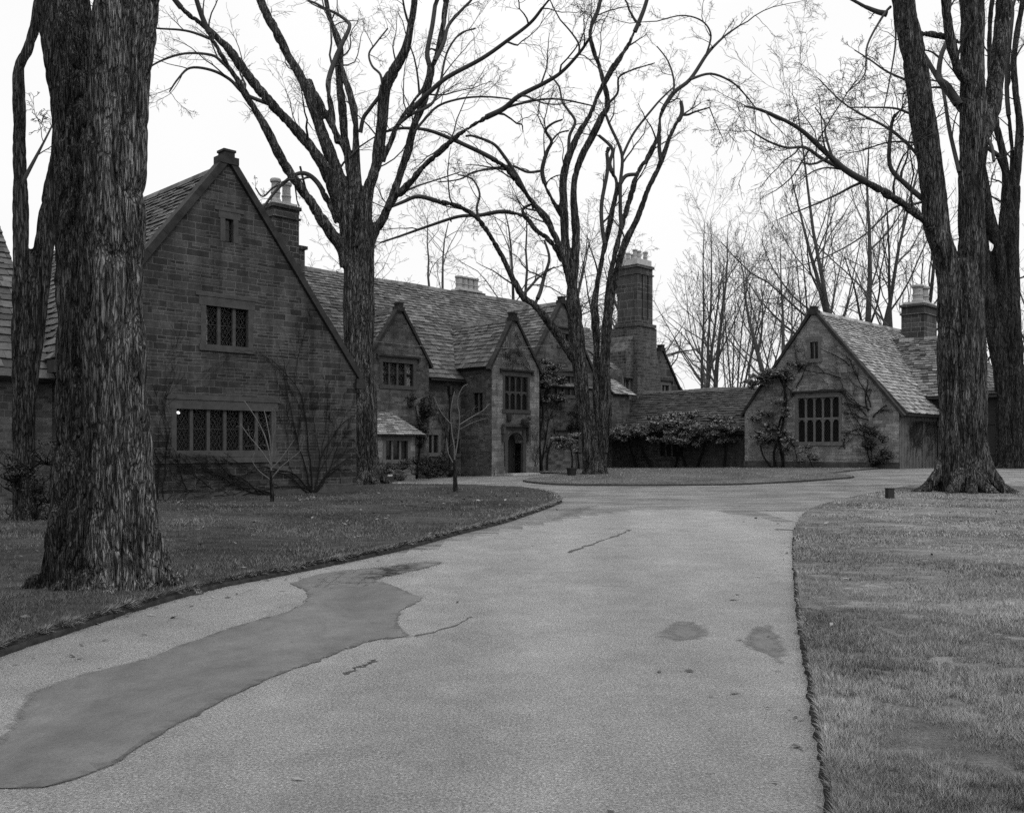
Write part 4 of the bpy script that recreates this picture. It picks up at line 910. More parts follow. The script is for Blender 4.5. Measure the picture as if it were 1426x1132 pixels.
# ------------------------------------------------------------------ T1: the great trunk on the left
b = Vector(((147-CX)/F*10.1, 10.1, LZ-0.02)); D0 = 10.1
right = W_([(168, 835), (163, 700), (160, 600), (156, 450), (158, 300), (162, 200), (166, 100), (172, 20), (180, -60), (196, -200), (225, -380)], 1, 1)
wr = [124, 108, 96, 87, 85, 84, 88, 98, 98, 86, 70]; right = [(x, y, w) for (x, y, _), w in zip(right, wr)]
left = [(116, 835, 112), (113, 700, 94), (116, 600, 86), (118, 450, 80), (114, 300, 78), (105, 200, 66), (96, 100, 66), (88, 20, 72), (82, -60, 70), (70, -200, 66), (40, -380, 54)]
roots = []
for a, l, r in ((0.05, 0.98, 0.30), (0.5, 0.8, 0.25), (-0.45, 0.78, 0.24), (-1.1, 0.62, 0.20), (-1.75, 0.5, 0.16), (-2.3, 0.62, 0.2), (-2.85, 0.85, 0.25), (3.1, 0.95, 0.26), (2.5, 0.8, 0.25), (1.6, 0.8, 0.25)): roots.append((a, l*0.76, r*0.9))
limbs1 = [([(196, -200, 60), (260, -420, 44), (330, -650, 26), (380, -800, 14)], -2.0, 10), ([(225, -380, 66), (190, -560, 40), (170, -760, 26), (140, -900, 12)], 2.0, 10), ([(40, -380, 54), (0, -560, 36), (-60, -760, 22), (-110, -880, 12)], 1.0, 9), ([(70, -200, 50), (-40, -380, 30), (-160, -560, 16)], -1.5, 8)]
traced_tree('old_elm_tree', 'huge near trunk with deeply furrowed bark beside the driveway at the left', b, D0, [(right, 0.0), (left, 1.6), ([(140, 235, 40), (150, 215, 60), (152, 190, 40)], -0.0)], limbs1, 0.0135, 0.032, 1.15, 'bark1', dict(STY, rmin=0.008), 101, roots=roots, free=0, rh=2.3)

# ------------------------------------------------------------------ T2: slim trunk at the left border
b = gb(36, 729); D0 = b.y
traced_tree('slender_tree', 'dark slender trunk with a leaning limb at the left border, ivy round its foot', b, D0,
    [([(34, 740, 34), (31, 600, 29), (30, 450, 26), (28, 260, 22), (27, 150, 19), (27, 95, 17), (40, 68, 15), (50, 26, 13), (56, -40, 12), (60, -160, 10)], 0.3), ([(34, 620, 26), (40, 520, 28), (50, 430, 28), (60, 350, 25), (70, 270, 22), (84, 150, 18), (98, 0, 14), (110, -150, 10)], 1.0)],
    [([(56, -40, 11), (70, -160, 8), (60, -300, 4)], 1, 8), ([(28, 260, 7), (60, 200, 3), (75, 170, 2)], 0.5, 5), ([(98, 0, 12), (140, -120, 8), (150, -260, 4)], 1, 8)], 0.035, 0.02, 0.8, 'bark3', STY, 102, roots=[(a, 0.42, 0.13) for a in (0, 1.1, 2.2, 3.2, 4.3, 5.3)], free=0)

# ------------------------------------------------------------------ T3: spreading elm behind the great gable
b = gb(511, 677); D0 = b.y
L3 = [
 (W_([(482, 372), (476, 345), (457, 319), (428, 275), (394, 226), (376, 189), (350, 145), (328, 108), (300, 63), (281, 22), (268, -20)], 19, 6), -3, 9),
 (W_([(428, 275), (418, 232)], 4, 3), 0, 0),
 (W_([(380, 147), (342, 132), (320, 111), (294, 98), (265, 95), (248, 110), (236, 128)], 6, 2), -1.5, 8),
 (W_([(322, 100), (309, 87), (294, 77), (257, 75), (220, 87), (196, 104)], 5, 2), -1, 5),
 (W_([(296, 56), (270, 46), (250, 42), (220, 40), (196, 36)], 4, 2), -1, 4),
 (W_([(486, 345), (478, 300), (461, 252), (443, 219), (413, 182), (380, 147), (346, 106), (313, 63), (279, 33), (257, 16), (236, -10)], 22, 7), -2, 9),
 (W_([(470, 310), (457, 282), (443, 256), (428, 243), (413, 243), (394, 256), (380, 271), (366, 290)], 9, 3), -1, 5),
 (W_([(394, 256), (380, 262), (366, 274), (356, 262)], 3, 2), 0, 3),
 (W_([(496, 345), (482, 280), (470, 240), (457, 208), (439, 160), (424, 119), (402, 78), (383, 41), (368, 14), (352, -30)], 20, 13), 1, 7),
 (W_([(492, 262), (480, 208), (461, 174), (443, 137), (431, 111)], 11, 8), 0.5, 2),
 (W_([(498, 320), (493, 260), (486, 220), (480, 186), (476, 148), (472, 93), (474, 70), (465, 41), (456, 14), (450, -30)], 15, 9), 2.5, 6),
 (W_([(470, 200), (463, 160), (457, 119), (466, 85), (478, 58), (487, 37), (480, 27), (466, 18)], 9, 4), 2, 5),
 (W_([(502, 300), (497, 235), (496, 200), (495, 163), (486, 128), (480, 111), (474, 80)], 15, 8), 1, 3),
 (W_([(508, 350), (509, 300), (514, 262), (524, 230), (532, 178), (535, 126), (550, 96), (565, 67), (571, 40), (576, 14), (580, -30)], 22, 10), -1, 7),
 (W_([(502, 185), (506, 165), (515, 152), (533, 128)], 6, 5), -0.5, 1),
 (W_([(533, 128), (530, 105), (518, 92), (514, 75), (524, 60), (540, 40)], 4, 2), 1, 6),
 (W_([(533, 226), (545, 195), (554, 174), (576, 141), (592, 119), (598, 95), (595, 74), (602, 37), (606, 8)], 10, 6), 1.5, 7),
 (W_([(514, 380), (517, 334), (539, 293), (554, 252), (567, 215), (576, 178), (591, 137), (602, 96), (614, 50), (620, 14), (626, -30)], 17, 8), 2, 7),
 (W_([(539, 293), (552, 272), (560, 266), (597, 226), (638, 189), (671, 167), (701, 152), (723, 134), (760, 115), (783, 100), (807, 74), (822, 52)], 12, 3.5), -5, 12),
 (W_([(701, 152), (719, 146), (753, 139), (783, 139), (827, 148)], 4, 2), -1, 4),
 (W_([(806, 76), (806, 62), (795, 45), (780, 28)], 3, 2), -0.5, 3),
 (W_([(567, 160), (585, 142), (597, 130), (623, 108), (671, 82), (708, 56), (738, 33), (755, 12)], 8, 4), -3, 6),
 (W_([(554, 174), (572, 160), (600, 146), (612, 120), (622, 75), (640, 48), (662, 40)], 5, 2), 2, 6),
 (W_([(606, 85), (618, 60), (625, 35), (645, 12)], 6, 4), 1, 4),
 (W_([(576, 185), (590, 168), (610, 148), (640, 138), (671, 135), (701, 137), (720, 141)], 4, 2), 0, 5),
 (W_([(560, 268), (585, 258), (610, 250), (640, 240)], 3, 1.6), 2, 5),
]
traced_tree('spreading_elm_tree', 'wide spreading bare elm rising behind the right corner of the great gable', b, D0,
    [([(512, 690, 44), (507, 640, 38), (503, 560, 36), (497, 480, 38), (494, 420, 34), (490, 372, 24), (486, 340, 18)], 0), ([(513, 690, 40), (509, 600, 34), (505, 500, 34), (506, 430, 34), (509, 380, 26), (510, 340, 20)], 0), ([(512, 690, 34), (509, 560, 34), (500, 440, 34), (498, 380, 26), (497, 330, 18)], 0.2)],
    L3, 0.04, 0.03, 0.45, 'bark2', STY, 103, roots=[(a, 0.95, 0.3) for a in (0.1, 0.9, 1.9, 2.8, 3.7, 4.5, 5.4)])

# ------------------------------------------------------------------ T4: twin stemmed elm on the island
b = gb(830, 662); D0 = b.y+0.2; b.y += 0.2
L4 = [
 (W_([(797, 430), (797, 408), (788, 352), (786, 297), (784, 256), (792, 219), (807, 185), (820, 163), (834, 130), (853, 96), (875, 63), (896, 16), (906, -20)], 17, 5), -1, 9),
 (W_([(798, 400), (802, 334), (799, 267), (807, 226), (823, 193), (838, 163), (846, 145), (838, 104), (823, 59), (823, 37), (833, 14), (840, -20)], 13, 5), 1, 9),
 (W_([(792, 215), (793, 190), (801, 170), (790, 152), (783, 142), (778, 120), (765, 105)], 5, 2), 1, 6),
 (W_([(785, 305), (770, 280), (760, 260), (755, 237), (762, 211), (768, 197), (760, 182), (770, 172), (783, 167)], 8, 2.5), -2, 8),
 (W_([(768, 197), (778, 186), (792, 182)], 3, 2), 0, 3), 
 (W_([(790, 380), (783, 355), (771, 326), (753, 297), (731, 267), (708, 237), (682, 219), (638, 198), (597, 182), (560, 179), (530, 186)], 12, 3), -4, 11),
 (W_([(775, 334), (764, 305), (738, 278), (720, 245), (700, 215), (686, 200), (660, 190), (649, 190)], 7, 3), -2, 6),
 (W_([(708, 237), (690, 235), (660, 240), (640, 250), (610, 254)], 4, 1.6), -1, 7),
 (W_([(783, 365), (768, 338), (745, 319), (731, 302), (701, 295), (668, 300), (638, 302), (597, 315), (560, 328), (530, 338)], 9, 2.5), 3, 9),
 (W_([(731, 302), (728, 292), (740, 285), (742, 292)], 5, 3), 0, 4),
 (W_([(755, 238), (735, 240), (716, 232), (700, 232)], 4, 3), -1, 3),
 (W_([(800, 500), (792, 488), (774, 462), (759, 442), (744, 425), (727, 412), (708, 375), (690, 341), (668, 308), (642, 289), (608, 280), (582, 274), (560, 282), (540, 290)], 16, 4), -3, 10),
 (W_([(744, 425), (752, 408), (758, 385), (765, 360), (758, 335)], 7, 3), 2, 6),
 (W_([(727, 412), (738, 400), (752, 385), (772, 372)], 5, 2), 1, 4),
 (W_([(668, 308), (664, 290), (668, 270), (658, 250), (640, 244)], 4, 2), 1, 6),
 (W_([(836, 630), (833, 580), (831, 524), (831, 474), (828, 437), (829, 415), (836, 371), (846, 326), (855, 282), (859, 256), (849, 230), (853, 208), (834, 189)], 15, 4), 2, 7),
 (W_([(842, 340), (838, 312), (838, 282), (846, 237), (845, 214)], 6, 5), 0.5, 3),
 (W_([(845, 214), (848, 206)], 7, 6), 0, 0),
 (W_([(838, 630), (842, 590), (843, 540), (842, 499), (845, 462), (848, 425), (853, 404), (868, 345), (886, 308), (901, 267), (920, 226), (935, 185), (949, 160), (948, 141)], 20, 5), -1, 8),
 (W_([(949, 160), (958, 160), (968, 156), (988, 150)], 4, 2), -0.5, 5),
 (W_([(988, 150), (996, 170), (1008, 196)], 1.8, 1), -0.5, 3),
 (W_([(845, 430), (849, 389), (857, 352), (868, 308), (879, 271), (888, 241), (905, 215), (918, 185), (920, 160), (938, 130), (961, 111), (983, 78), (992, 67)], 10, 4.5), 2, 7),
 (W_([(961, 111), (990, 103), (1020, 115), (1040, 135), (1052, 150)], 4, 1.5), 1, 8),
 (W_([(992, 67), (1010, 50), (1030, 36)], 4, 2), 1, 6),
 (W_([(983, 78), (990, 50), (978, 30), (950, 22), (915, 30)], 3, 1.5), -1, 6),
 (W_([(938, 130), (938, 110), (930, 85), (915, 65)], 3.5, 1.5), 1, 6),
 (W_([(920, 223), (918, 205), (919, 190)], 6, 5), 0, 1),
 (W_([(866, 320), (864, 297), (864, 256), (866, 215), (849, 174), (842, 155)], 6, 3.5), 0, 5),
 (W_([(864, 256), (872, 245), (886, 243)], 6, 5), 0, 2),
 (W_([(867, 217), (883, 185), (912, 148), (927, 132), (940, 120)], 4, 2), 1, 5),
 (W_([(846, 145), (860, 130), (862, 108), (880, 98), (912, 88)], 4, 1.5), -1, 6),
 (W_([(892, 36), (884, 28), (876, 14)], 4, 3), 0, 3),
]
traced_tree('twin_stemmed_elm_tree', 'tall bare elm forking low into several stems, on the lawn island', b, D0,
    [([(825, 668, 25), (820, 620, 22), (813, 570, 20), (808, 520, 21), (803, 470, 22), (798, 430, 22), (795, 400, 15)], 0), ([(836, 668, 22), (836, 630, 17), (837, 600, 12)], -0.1), ([(840, 668, 16), (840, 640, 13), (838, 600, 13)], 0.25)],
    L4, 0.035, 0.028, 0.55, 'bark2', STY, 104, roots=[(a, 0.62, 0.2) for a in (0.1, 1.0, 2.0, 3.0, 3.9, 4.7, 5.5)])

# ------------------------------------------------------------------ T5: big twin trunk on the right lawn
b = Vector(((1343-CX)/F*31.4, 31.4, g(19.2*0.79, 31.4)+0.05)); D0 = 31.4
stR = dict(STY, up=[0.03, 0.0, -0.05, -0.08], kids=[(7, 8), (6, 7), (5, 6), (0, 0)], wig=[0.12, 0.2, 0.25, 0.3])
L5 = [
 (W_([(1306, 330), (1293, 312), (1260, 286), (1223, 263), (1178, 237), (1141, 204), (1111, 178), (1067, 156), (1037, 148)], 15, 2.5), -5, 15),
 (W_([(1186, 241), (1148, 223), (1122, 206), (1096, 206), (1070, 197), (1045, 182)], 6, 2), -2, 14),
 (W_([(1160, 222), (1150, 190), (1148, 170), (1135, 150)], 4, 1.5), 1, 8),
 (W_([(1172, 236), (1150, 234), (1130, 240), (1112, 254)], 3, 1.2), -1, 6),
 (W_([(1288, 280), (1260, 256), (1239, 230), (1241, 178), (1246, 160)], 8, 4), -1, 9),
 (W_([(1296, 240), (1268, 205), (1235, 178), (1200, 160), (1170, 140), (1140, 110)], 5, 1.5), 3, 14),
 (W_([(1280, 165), (1250, 152), (1215, 150), (1180, 150)], 4, 1.5), -2, 10),
 (W_([(1262, 112), (1235, 100), (1212, 84), (1190, 70)], 3.5, 1.5), 1, 9),
 (W_([(1240, 10), (1230, 22), (1208, 63), (1204, 104), (1178, 130)], 4, 1.5), -2, 7),
 (W_([(1246, 30), (1247, 63), (1237, 122), (1230, 155)], 3, 1.5), -1, 5),
 (W_([(1334, 60), (1308, 50), (1278, 47)], 11, 9), 0.6, 0),
 (W_([(1338, 146), (1320, 120), (1308, 108), (1310, 80), (1320, 55)], 9, 6), 2, 4),
 (W_([(1342, 160), (1325, 135), (1308, 112), (1285, 74), (1276, 68)], 10, 4), 2.5, 5),
 (W_([(1336, 240), (1322, 180), (1316, 140), (1310, 110)], 6, 4), 3, 5),
 (W_([(1290, 280), (1270, 285), (1244, 290), (1200, 330), (1150, 358), (1110, 372)], 4, 1.2), -2, 9),
 (W_([(1285, 200), (1240, 198), (1200, 210), (1175, 214)], 3, 1.2), 2, 8),
 (W_([(1352, 160), (1350, 120), (1334, 96), (1323, 56), (1319, 14), (1316, -40)], 20, 15), -0.5, 3),
 (W_([(1362, 190), (1378, 160), (1390, 93), (1397, 22), (1402, -40)], 30, 20), 0.8, 3),
 (W_([(1252, -20), (1240, -120), (1215, -240), (1180, -340)], 26, 8), -1.5, 9),
 (W_([(1356, -20), (1352, -150), (1370, -280), (1360, -400)], 26, 8), 1.5, 9),
 (W_([(1400, -30), (1420, -150), (1460, -260)], 20, 7), 1.0, 8),
 (W_([(1372, 190), (1381, 205), (1384, 225)], 6, 4), -1.0, 3),
 (W_([(1235, 20), (1222, 17), (1205, 10)], 9, 5), 0, 4),
]
traced_tree('twin_trunk_maple_tree', 'massive twin trunked tree with flared roots on the right lawn in front of the garage', b, D0,
    [([(1330, 700, 50), (1326, 600, 38), (1324, 500, 36), (1324, 420, 36), (1317, 360, 34), (1304, 315, 35), (1297, 241, 35), (1286, 167, 36), (1275, 93, 35), (1262, 22, 34), (1252, -30, 28)], -0.3), ([(1350, 700, 50), (1350, 600, 36), (1350, 500, 36), (1350, 420, 36), (1352, 334, 34), (1353, 260, 35), (1356, 186, 38), (1353, 111, 33), (1354, 22, 33), (1356, -30, 26)], 0.1), ([(1362, 700, 36), (1362, 600, 26), (1362, 500, 24), (1360, 420, 24), (1362, 330, 22), (1366, 250, 18)], 0.3), ([(1338, 700, 60), (1337, 560, 48), (1338, 420, 44), (1334, 360, 34)], -0.1)],
    L5, 0.034, 0.03, 0.5, 'bark2', stR, 105, roots=[(a, l, 0.32) for a, l in ((-0.1, 1.4), (0.6, 1.2), (1.5, 1.0), (2.4, 1.0), (3.2, 1.45), (3.9, 1.1), (4.5, 1.05), (5.1, 1.05), (5.7, 1.25))], rh=1.9)
# a plain wire tied round its root collar
rw = Tubes(); pts = [b+Vector((1.02*math.cos(t), 0.98*math.sin(t), 0.13)) for t in np.linspace(0, 6.283, 40)]; 
# ------------------------------------------------------------------ T6: dark leaning trees at the right border
b = gb(1404, 652); D0 = b.y
traced_tree('leaning_tree', 'dark leaning trunk at the right border behind the twin trunked tree', b, D0,
    [([(1406, 660, 32), (1401, 600, 26), (1396, 523, 24), (1385, 467, 22), (1376, 411, 20), (1368, 340, 18), (1362, 250, 15), (1360, 150, 12)], 0)],
    [(W_([(1405, 600), (1408, 537), (1400, 448), (1397, 408), (1393, 352), (1378, 297), (1366, 230), (1350, 150), (1345, 60), (1335, -30)], 22, 8), -1, 7),
     (W_([(1391, 420), (1386, 352), (1402, 315), (1402, 260), (1393, 223), (1382, 211), (1365, 200)], 11, 5), -1, 6),
     (W_([(1400, 380), (1392, 350), (1372, 318), (1360, 290), (1345, 270)], 7, 4), 1, 6), (W_([(1404, 300), (1410, 220), (1402, 120), (1410, 20)], 8, 5), 1, 7)], 0.045, 0.02, 0.5, 'bark3', STY, 106, roots=[(a, 0.6, 0.2) for a in (0.1, 1.2, 2.3, 3.3, 4.3, 5.3)])
b = gb(1424, 655); b.y += 3; D0 = b.y; b.z = g(b.x, b.y)
traced_tree('leaning_tree', 'second dark trunk at the very right border, straighter and beyond the leaning one', b, D0,
    [([(1420, 655, 34), (1416, 560, 27), (1410, 460, 25), (1408, 360, 22), (1412, 260, 18)], 0)],
    [(W_([(1410, 400), (1396, 330), (1400, 240), (1385, 160), (1378, 60), (1384, -20)], 14, 7), 1, 8), (W_([(1412, 270), (1420, 180), (1412, 90), (1424, 0)], 14, 8), 1, 8)], 0.045, 0.02, 0.5, 'bark3', STY, 107)

# ------------------------------------------------------------------ far bare trees behind the roofs (grown; repeats share meshes)
def far_tree_mesh(seed, H, stems, spread, st, r0, lean=0.0):
    rng = random.Random(seed); tr = Tubes(); tw = Tubes()
    for i in range(stems):
        a = rng.uniform(0, 6.283); sp = rng.uniform(0.25, 1)*spread; d = Vector((math.cos(a)*sp+lean, math.sin(a)*sp, 1)).normalized(); p = Vector((math.cos(a)*0.25*(stems > 1), math.sin(a)*0.25*(stems > 1), -0.3)); Ls = H*rng.uniform(0.8, 1.05)
        n = 14; pts = [p.copy()]; dirs = [d.copy()]
        for k in range(n):
            d = (d+Vector((rng.gauss(0, st['w0']), rng.gauss(0, st['w0']), 0.03))).normalized(); p = p+d*Ls/n; pts.append(p.copy()); dirs.append(d.copy())
        r = r0*rng.uniform(0.7, 1.1); rad = taper_r(r, 0.03, n+1, 0.8); tr.add(pts, rad, 8, True)
        kids(rng, tw, pts, dirs, rad, Ls, 0, st, st['t0'])
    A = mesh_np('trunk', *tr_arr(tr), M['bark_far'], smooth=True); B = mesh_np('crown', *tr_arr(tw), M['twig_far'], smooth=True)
    ma, mb_ = A.data, B.data; bpy.data.objects.remove(A); bpy.data.objects.remove(B); return ma, mb_
def tr_arr(t):
    V, Q = t.arrays(); tri = Q[:, 0] == Q[:, 3]; return V, [Q[~tri], Q[tri][:, :3]]
fa = dict(seg=[8, 7, 6, 5], wig=[0.08, 0.12, 0.18, 0.2], up=[0.08, 0.07, 0.05, 0.03], kids=[(11, 13), (6, 8), (4, 6), (0, 0)], ang=(0.4, 0.9), len=(0.3, 0.48), rmin=0.009, w0=0.03, t0=0.3)
fb = dict(fa, wig=[0.2, 0.26, 0.3, 0.3], up=[0.04, 0.0, -0.01, 0], kids=[(9, 11), (6, 7), (5, 6), (0, 0)], ang=(0.5, 1.0), len=(0.3, 0.5), w0=0.08, t0=0.25)
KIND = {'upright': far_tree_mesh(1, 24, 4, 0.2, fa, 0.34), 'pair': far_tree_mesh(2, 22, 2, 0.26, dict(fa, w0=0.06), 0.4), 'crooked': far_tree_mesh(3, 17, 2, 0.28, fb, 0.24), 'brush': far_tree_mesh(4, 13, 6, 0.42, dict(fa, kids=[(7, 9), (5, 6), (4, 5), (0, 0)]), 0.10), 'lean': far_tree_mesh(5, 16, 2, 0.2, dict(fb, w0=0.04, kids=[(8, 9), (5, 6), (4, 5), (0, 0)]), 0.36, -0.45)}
FAR = [  # px, D, px height of the top, kind, turn, name, label
 (985, 92, 262, 'upright', 0.3, 'bare_maple_tree', 'tall bare tree of many upright stems rising behind the middle of the passage roof'),
 (958, 80, 350, 'lean', 0.1, 'leaning_bare_tree', 'bare tree leaning left just right of the tall chimney'),
 (1030, 84, 385, 'brush', 0.9, 'brushy_tree', 'low twiggy many stemmed tree behind the right half of the passage roof'),
 (1012, 100, 380, 'brush', 2.1, 'brushy_tree', 'low twiggy tree farther back between the upright tree and the garage gable'),
 (1083, 84, 225, 'pair', 1.2, 'bare_maple_tree', 'bare tree with a few straight stems just left of the garage gable peak'),
 (1200, 88, 90, 'upright', 1.9, 'bare_maple_tree', 'tallest bare tree of upright stems behind the garage roof ridge'),
 (1262, 86, 180, 'pair', 4.0, 'bare_maple_tree', 'bare tree rising directly behind the garage chimney'),
 (1375, 90, 330, 'upright', 3.1, 'bare_maple_tree', 'bare tree seen in the gap right of the massive twin trunk'),
 (1410, 80, 200, 'pair', 5.1, 'bare_maple_tree', 'bare tree at the right border far behind the leaning trunks'),
 (905, 100, 340, 'crooked', 2.0, 'crooked_bare_tree', 'bare tree with fine twigs showing right behind the tall chimney'),
 (640, 86, 232, 'crooked', 0.4, 'crooked_bare_tree', 'crooked bare tree behind the main roof left of the low four pot chimney'),
 (700, 80, 250, 'crooked', 3.3, 'crooked_bare_tree', 'crooked bare tree behind the main roof just right of the low four pot chimney'),
 (755, 90, 270, 'crooked', 5.0, 'crooked_bare_tree', 'crooked bare tree behind the roof above the porch gable'),
 (560, 90, 300, 'crooked', 1.6, 'crooked_bare_tree', 'crooked bare tree behind the main roof right of the spreading elm'),
 (445, 80, 270, 'crooked', 4.2, 'crooked_bare_tree', 'crooked bare tree between the squat chimney and the spreading elm'),
 (840, 95, 300, 'pair', 0.8, 'bare_maple_tree', 'bare tree seen between the stems of the island elm'),
 (1115, 110, 330, 'brush', 3.0, 'brushy_tree', 'small twiggy tree at the left shoulder of the garage gable'),
]
HT = {'upright': 25, 'pair': 22.5, 'crooked': 17, 'brush': 13, 'lean': 15}
for x, D, top, kind, turn, nm, lab in FAR:
    h = CH+(HY-top)/F*D; s = h/HT[kind]; bx_ = (x-CX)/F*D
    r_ = empty(nm, (bx_, D, 0.0), turn, lab, 'tree', 'bare trees behind the roofs'); r_.scale = (s*0.95, s*0.95, s)
    for part, me in zip(('trunk', 'crown'), KIND[kind]):
        o = link(bpy.data.objects.new(part, me)); o.parent = r_
# ------------------------------------------------------------------ saplings
def sapling(name, label, bx, by, dark, pale, seed):
    q = gb(bx, by); D = q.y; r_ = empty(name, q, 0, label, 'sapling', 'young trees on the left lawn'); t = Tubes(); c, r = crv(dark, D, 0); t.add(c, r, 8); t.build('trunk', M['bark3'], r_, tuple(q))
    w = Tubes(); rng = random.Random(seed)
    for l, dz in pale:
        c, r = crv(l, D, dz, 4); w.add(c, r, 5, False); dirs = [(c[min(i+1, len(c)-1)]-c[max(i-1, 0)]).normalized() for i in range(len(c))]
        kids(rng, w, c, dirs, [0.008]*len(c), 1.1, 1, dict(STY, kids=[(3, 5), (3, 5), (2, 3), (0, 0)], rmin=0.003), 0.3)
    w.build('crown', M['twig_pale'], r_, tuple(q))
sapling('sapling', 'thin young tree with pale upright twigs and dark wrapped stem near the lawn tip', 634, 689, [(634, 692, 6), (634, 672, 6.5), (633, 655, 4.5), (633, 640, 3.5)],
    [(W_([(633, 642), (633, 625), (629, 600), (628, 570), (633, 545)], 2.4, 1), 0.2), (W_([(634, 635), (638, 610), (640, 580), (637, 558), (644, 540), (652, 535)], 2.2, 1), -0.2), (W_([(633, 648), (624, 630), (622, 610)], 1.8, 0.9), 0.3), (W_([(639, 592), (655, 582), (672, 572), (682, 562)], 1.8, 0.8), 0.3), (W_([(640, 598), (660, 588), (680, 582)], 1.5, 0.8), -0.3), (W_([(628, 590), (615, 575), (604, 552)], 1.4, 0.8), 0.2)], 1)
sapling('sapling', 'young tree with pale spreading twigs standing against the great gable window', 378, 704, [(379, 707, 6), (379, 690, 5.5), (378, 672, 5), (378, 655, 4)],
    [(W_([(378, 660), (376, 635), (368, 605), (355, 580), (340, 558)], 2.6, 1), 0.1), (W_([(378, 655), (377, 620), (372, 590), (368, 572)], 2.2, 0.9), 0.3), (W_([(378, 650), (380, 615), (384, 590), (382, 570)], 2, 0.9), -0.2), (W_([(379, 665), (392, 650), (404, 640), (418, 628), (425, 608)], 2.4, 1), -0.3), (W_([(378, 652), (390, 640), (410, 612)], 1.8, 0.8), 0.2), (W_([(377, 668), (360, 655), (350, 640)], 2, 0.8), -0.1), (W_([(378, 648), (362, 625), (345, 605), (335, 590)], 1.8, 0.8), 0.2)], 2)

# ------------------------------------------------------------------ climbers flat on the walls
def vine(name, label, axis, c, starts, seed, r0=0.03, mat='vine', spread=0.5, parent=None, lim=None, lens=1.0, kid=(4, 7)):
    rng = random.Random(seed); t = Tubes()
    def m3(s, n, z): return uv(s, c+n, z) if axis == 'v' else uv(c+n, s, z)
    def run(s, z, a, ln, r, lvl):
        n = max(3, int(ln/0.22)); pts = []; rad = []; rec = []
        for i in range(n+1):
            if lim and not lim(s, z): break
            pts.append(m3(s, -0.03-r-0.02*rng.random(), z)); rad.append(max(0.004, r*(1-0.75*i/n))); rec.append((s, z, a))
            a += rng.gauss(0, 0.16); s += math.cos(a)*ln/n; z += math.sin(a)*ln/n
        if len(pts) > 2: t.add(pts, rad, 5 if r > 0.015 else 3, False)
        if lvl < 3 and len(rec) > 2:
            for k in range(rng.randint(*kid)):
                i = rng.randrange(len(rec)//4, len(rec)); s1, z1, a1 = rec[i]
                run(s1, z1, a1+rng.choice((-1, 1))*rng.uniform(0.25, spread+0.35), ln*rng.uniform(0.3, 0.6), max(0.004, rad[i]*0.6), lvl+1)
    for s, z, a, ln in starts: run(s, z, math.radians(a), ln*lens, r0, 0)
    q = m3(starts[0][0], 0, 0); r_ = empty(name, (q.x, q.y, g(q.x, q.y)), 0, label, 'vine')
    t.build('stem', M[mat], r_, (q.x, q.y, g(q.x, q.y))); return r_
def inside(outline, holes): 
    def f(s, z): return bool(inpoly(np.array(s), np.array(z), outline)) and not any(h_[0][0]-0.02 < s < h_[2][0]+0.02 and h_[0][1] < z < h_[2][1] for h_ in holes)
    return f
GLim = inside([(GU0, 0), (GU1, 0), (GU1, 3.9), ga, (GU0, 3.9)], [h1, h2, h3])
vine('climbing_vine', 'bare vine fanning up the great gable wall from a root right of the big window', 'v', GV0, [(17.1, 0.05, a, l) for a, l in ((150, 3.2), (130, 3.6), (112, 4.2), (100, 5.2), (88, 5.0), (76, 4.6), (62, 4.0), (45, 2.6))], 1, 0.03, lim=GLim, spread=0.25, kid=(3, 5))
vine('climbing_vine', 'bare vine trailing leftwards below the big window of the great gable', 'v', GV0-0.03, [(15.6, 0.12, 172, 4.0), (15.4, 0.12, 160, 3.4), (15.2, 0.1, 147, 2.2), (15.7, 0.1, 167, 3.0), (13.6, 0.35, 150, 2.2), (12.8, 0.35, 120, 1.3)], 2, 0.022, lim=GLim, spread=0.3, kid=(3, 6))
vine('climbing_vine', 'bare vine climbing the left part of the great gable beside the near trunk', 'v', GV0, [(11.9, 0.05, 95, 4.8), (11.95, 0.05, 82, 5.0), (12.1, 0.1, 105, 4.0), (11.6, 0.05, 75, 2.0)], 3, 0.018, lim=GLim, spread=0.35, kid=(3, 5))
QLim = inside([(V0_+0.05, 0.3), (V1_-0.05, 0.3), (V1_-0.05, 3.4), GA, (V0_+0.05, 3.2)], hg)
vine('climbing_vine', 'thick stemmed vine spreading across the right side of the garage gable', 'u', QU, [(19.0, 0.45, 80, 1.8), (19.1, 0.45, 100, 4.6), (19.15, 3.4, 50, 3.4), (19.2, 3.3, 62, 3.6), (19.3, 3.1, 38, 3.8), (19.2, 2.9, 25, 2.0), (19.2, 2.5, 15, 1.6), (19.1, 3.5, 75, 3.4), (19.0, 3.0, 120, 1.6), (20.6, 5.0, 20, 3.0), (20.2, 5.6, 60, 2.2), (19.2, 2.0, 30, 1.6)], 4, 0.034, lim=QLim, spread=0.45, kid=(3, 5))
vine('climbing_vine', 'bare vine on the left side of the garage gable around the small window', 'u', QU, [(22.9, 0.5, 95, 4.6), (23.1, 4.2, 70, 2.8), (23.0, 4.6, 110, 2.0), (22.8, 5.4, 60, 2.2), (22.9, 5.4, 130, 1.8)], 5, 0.026, lim=QLim, kid=(2, 4))
PLim = inside([(PU0, 0.2), (PU1, 0.2), (PU1, 5.7), pa, (PU0, 5.7)], [rect(33.7, 35.7, 3.4, 5.4), rect(33.5, 35.6, 0, 3.3)])
vine('climbing_vine', 'faint bare vine in the porch gable above its window', 'v', PV, [(36.1, 0.3, 92, 5.4), (36.0, 5.3, 130, 1.8), (35.6, 5.6, 150, 1.6)], 6, 0.02, lim=PLim)
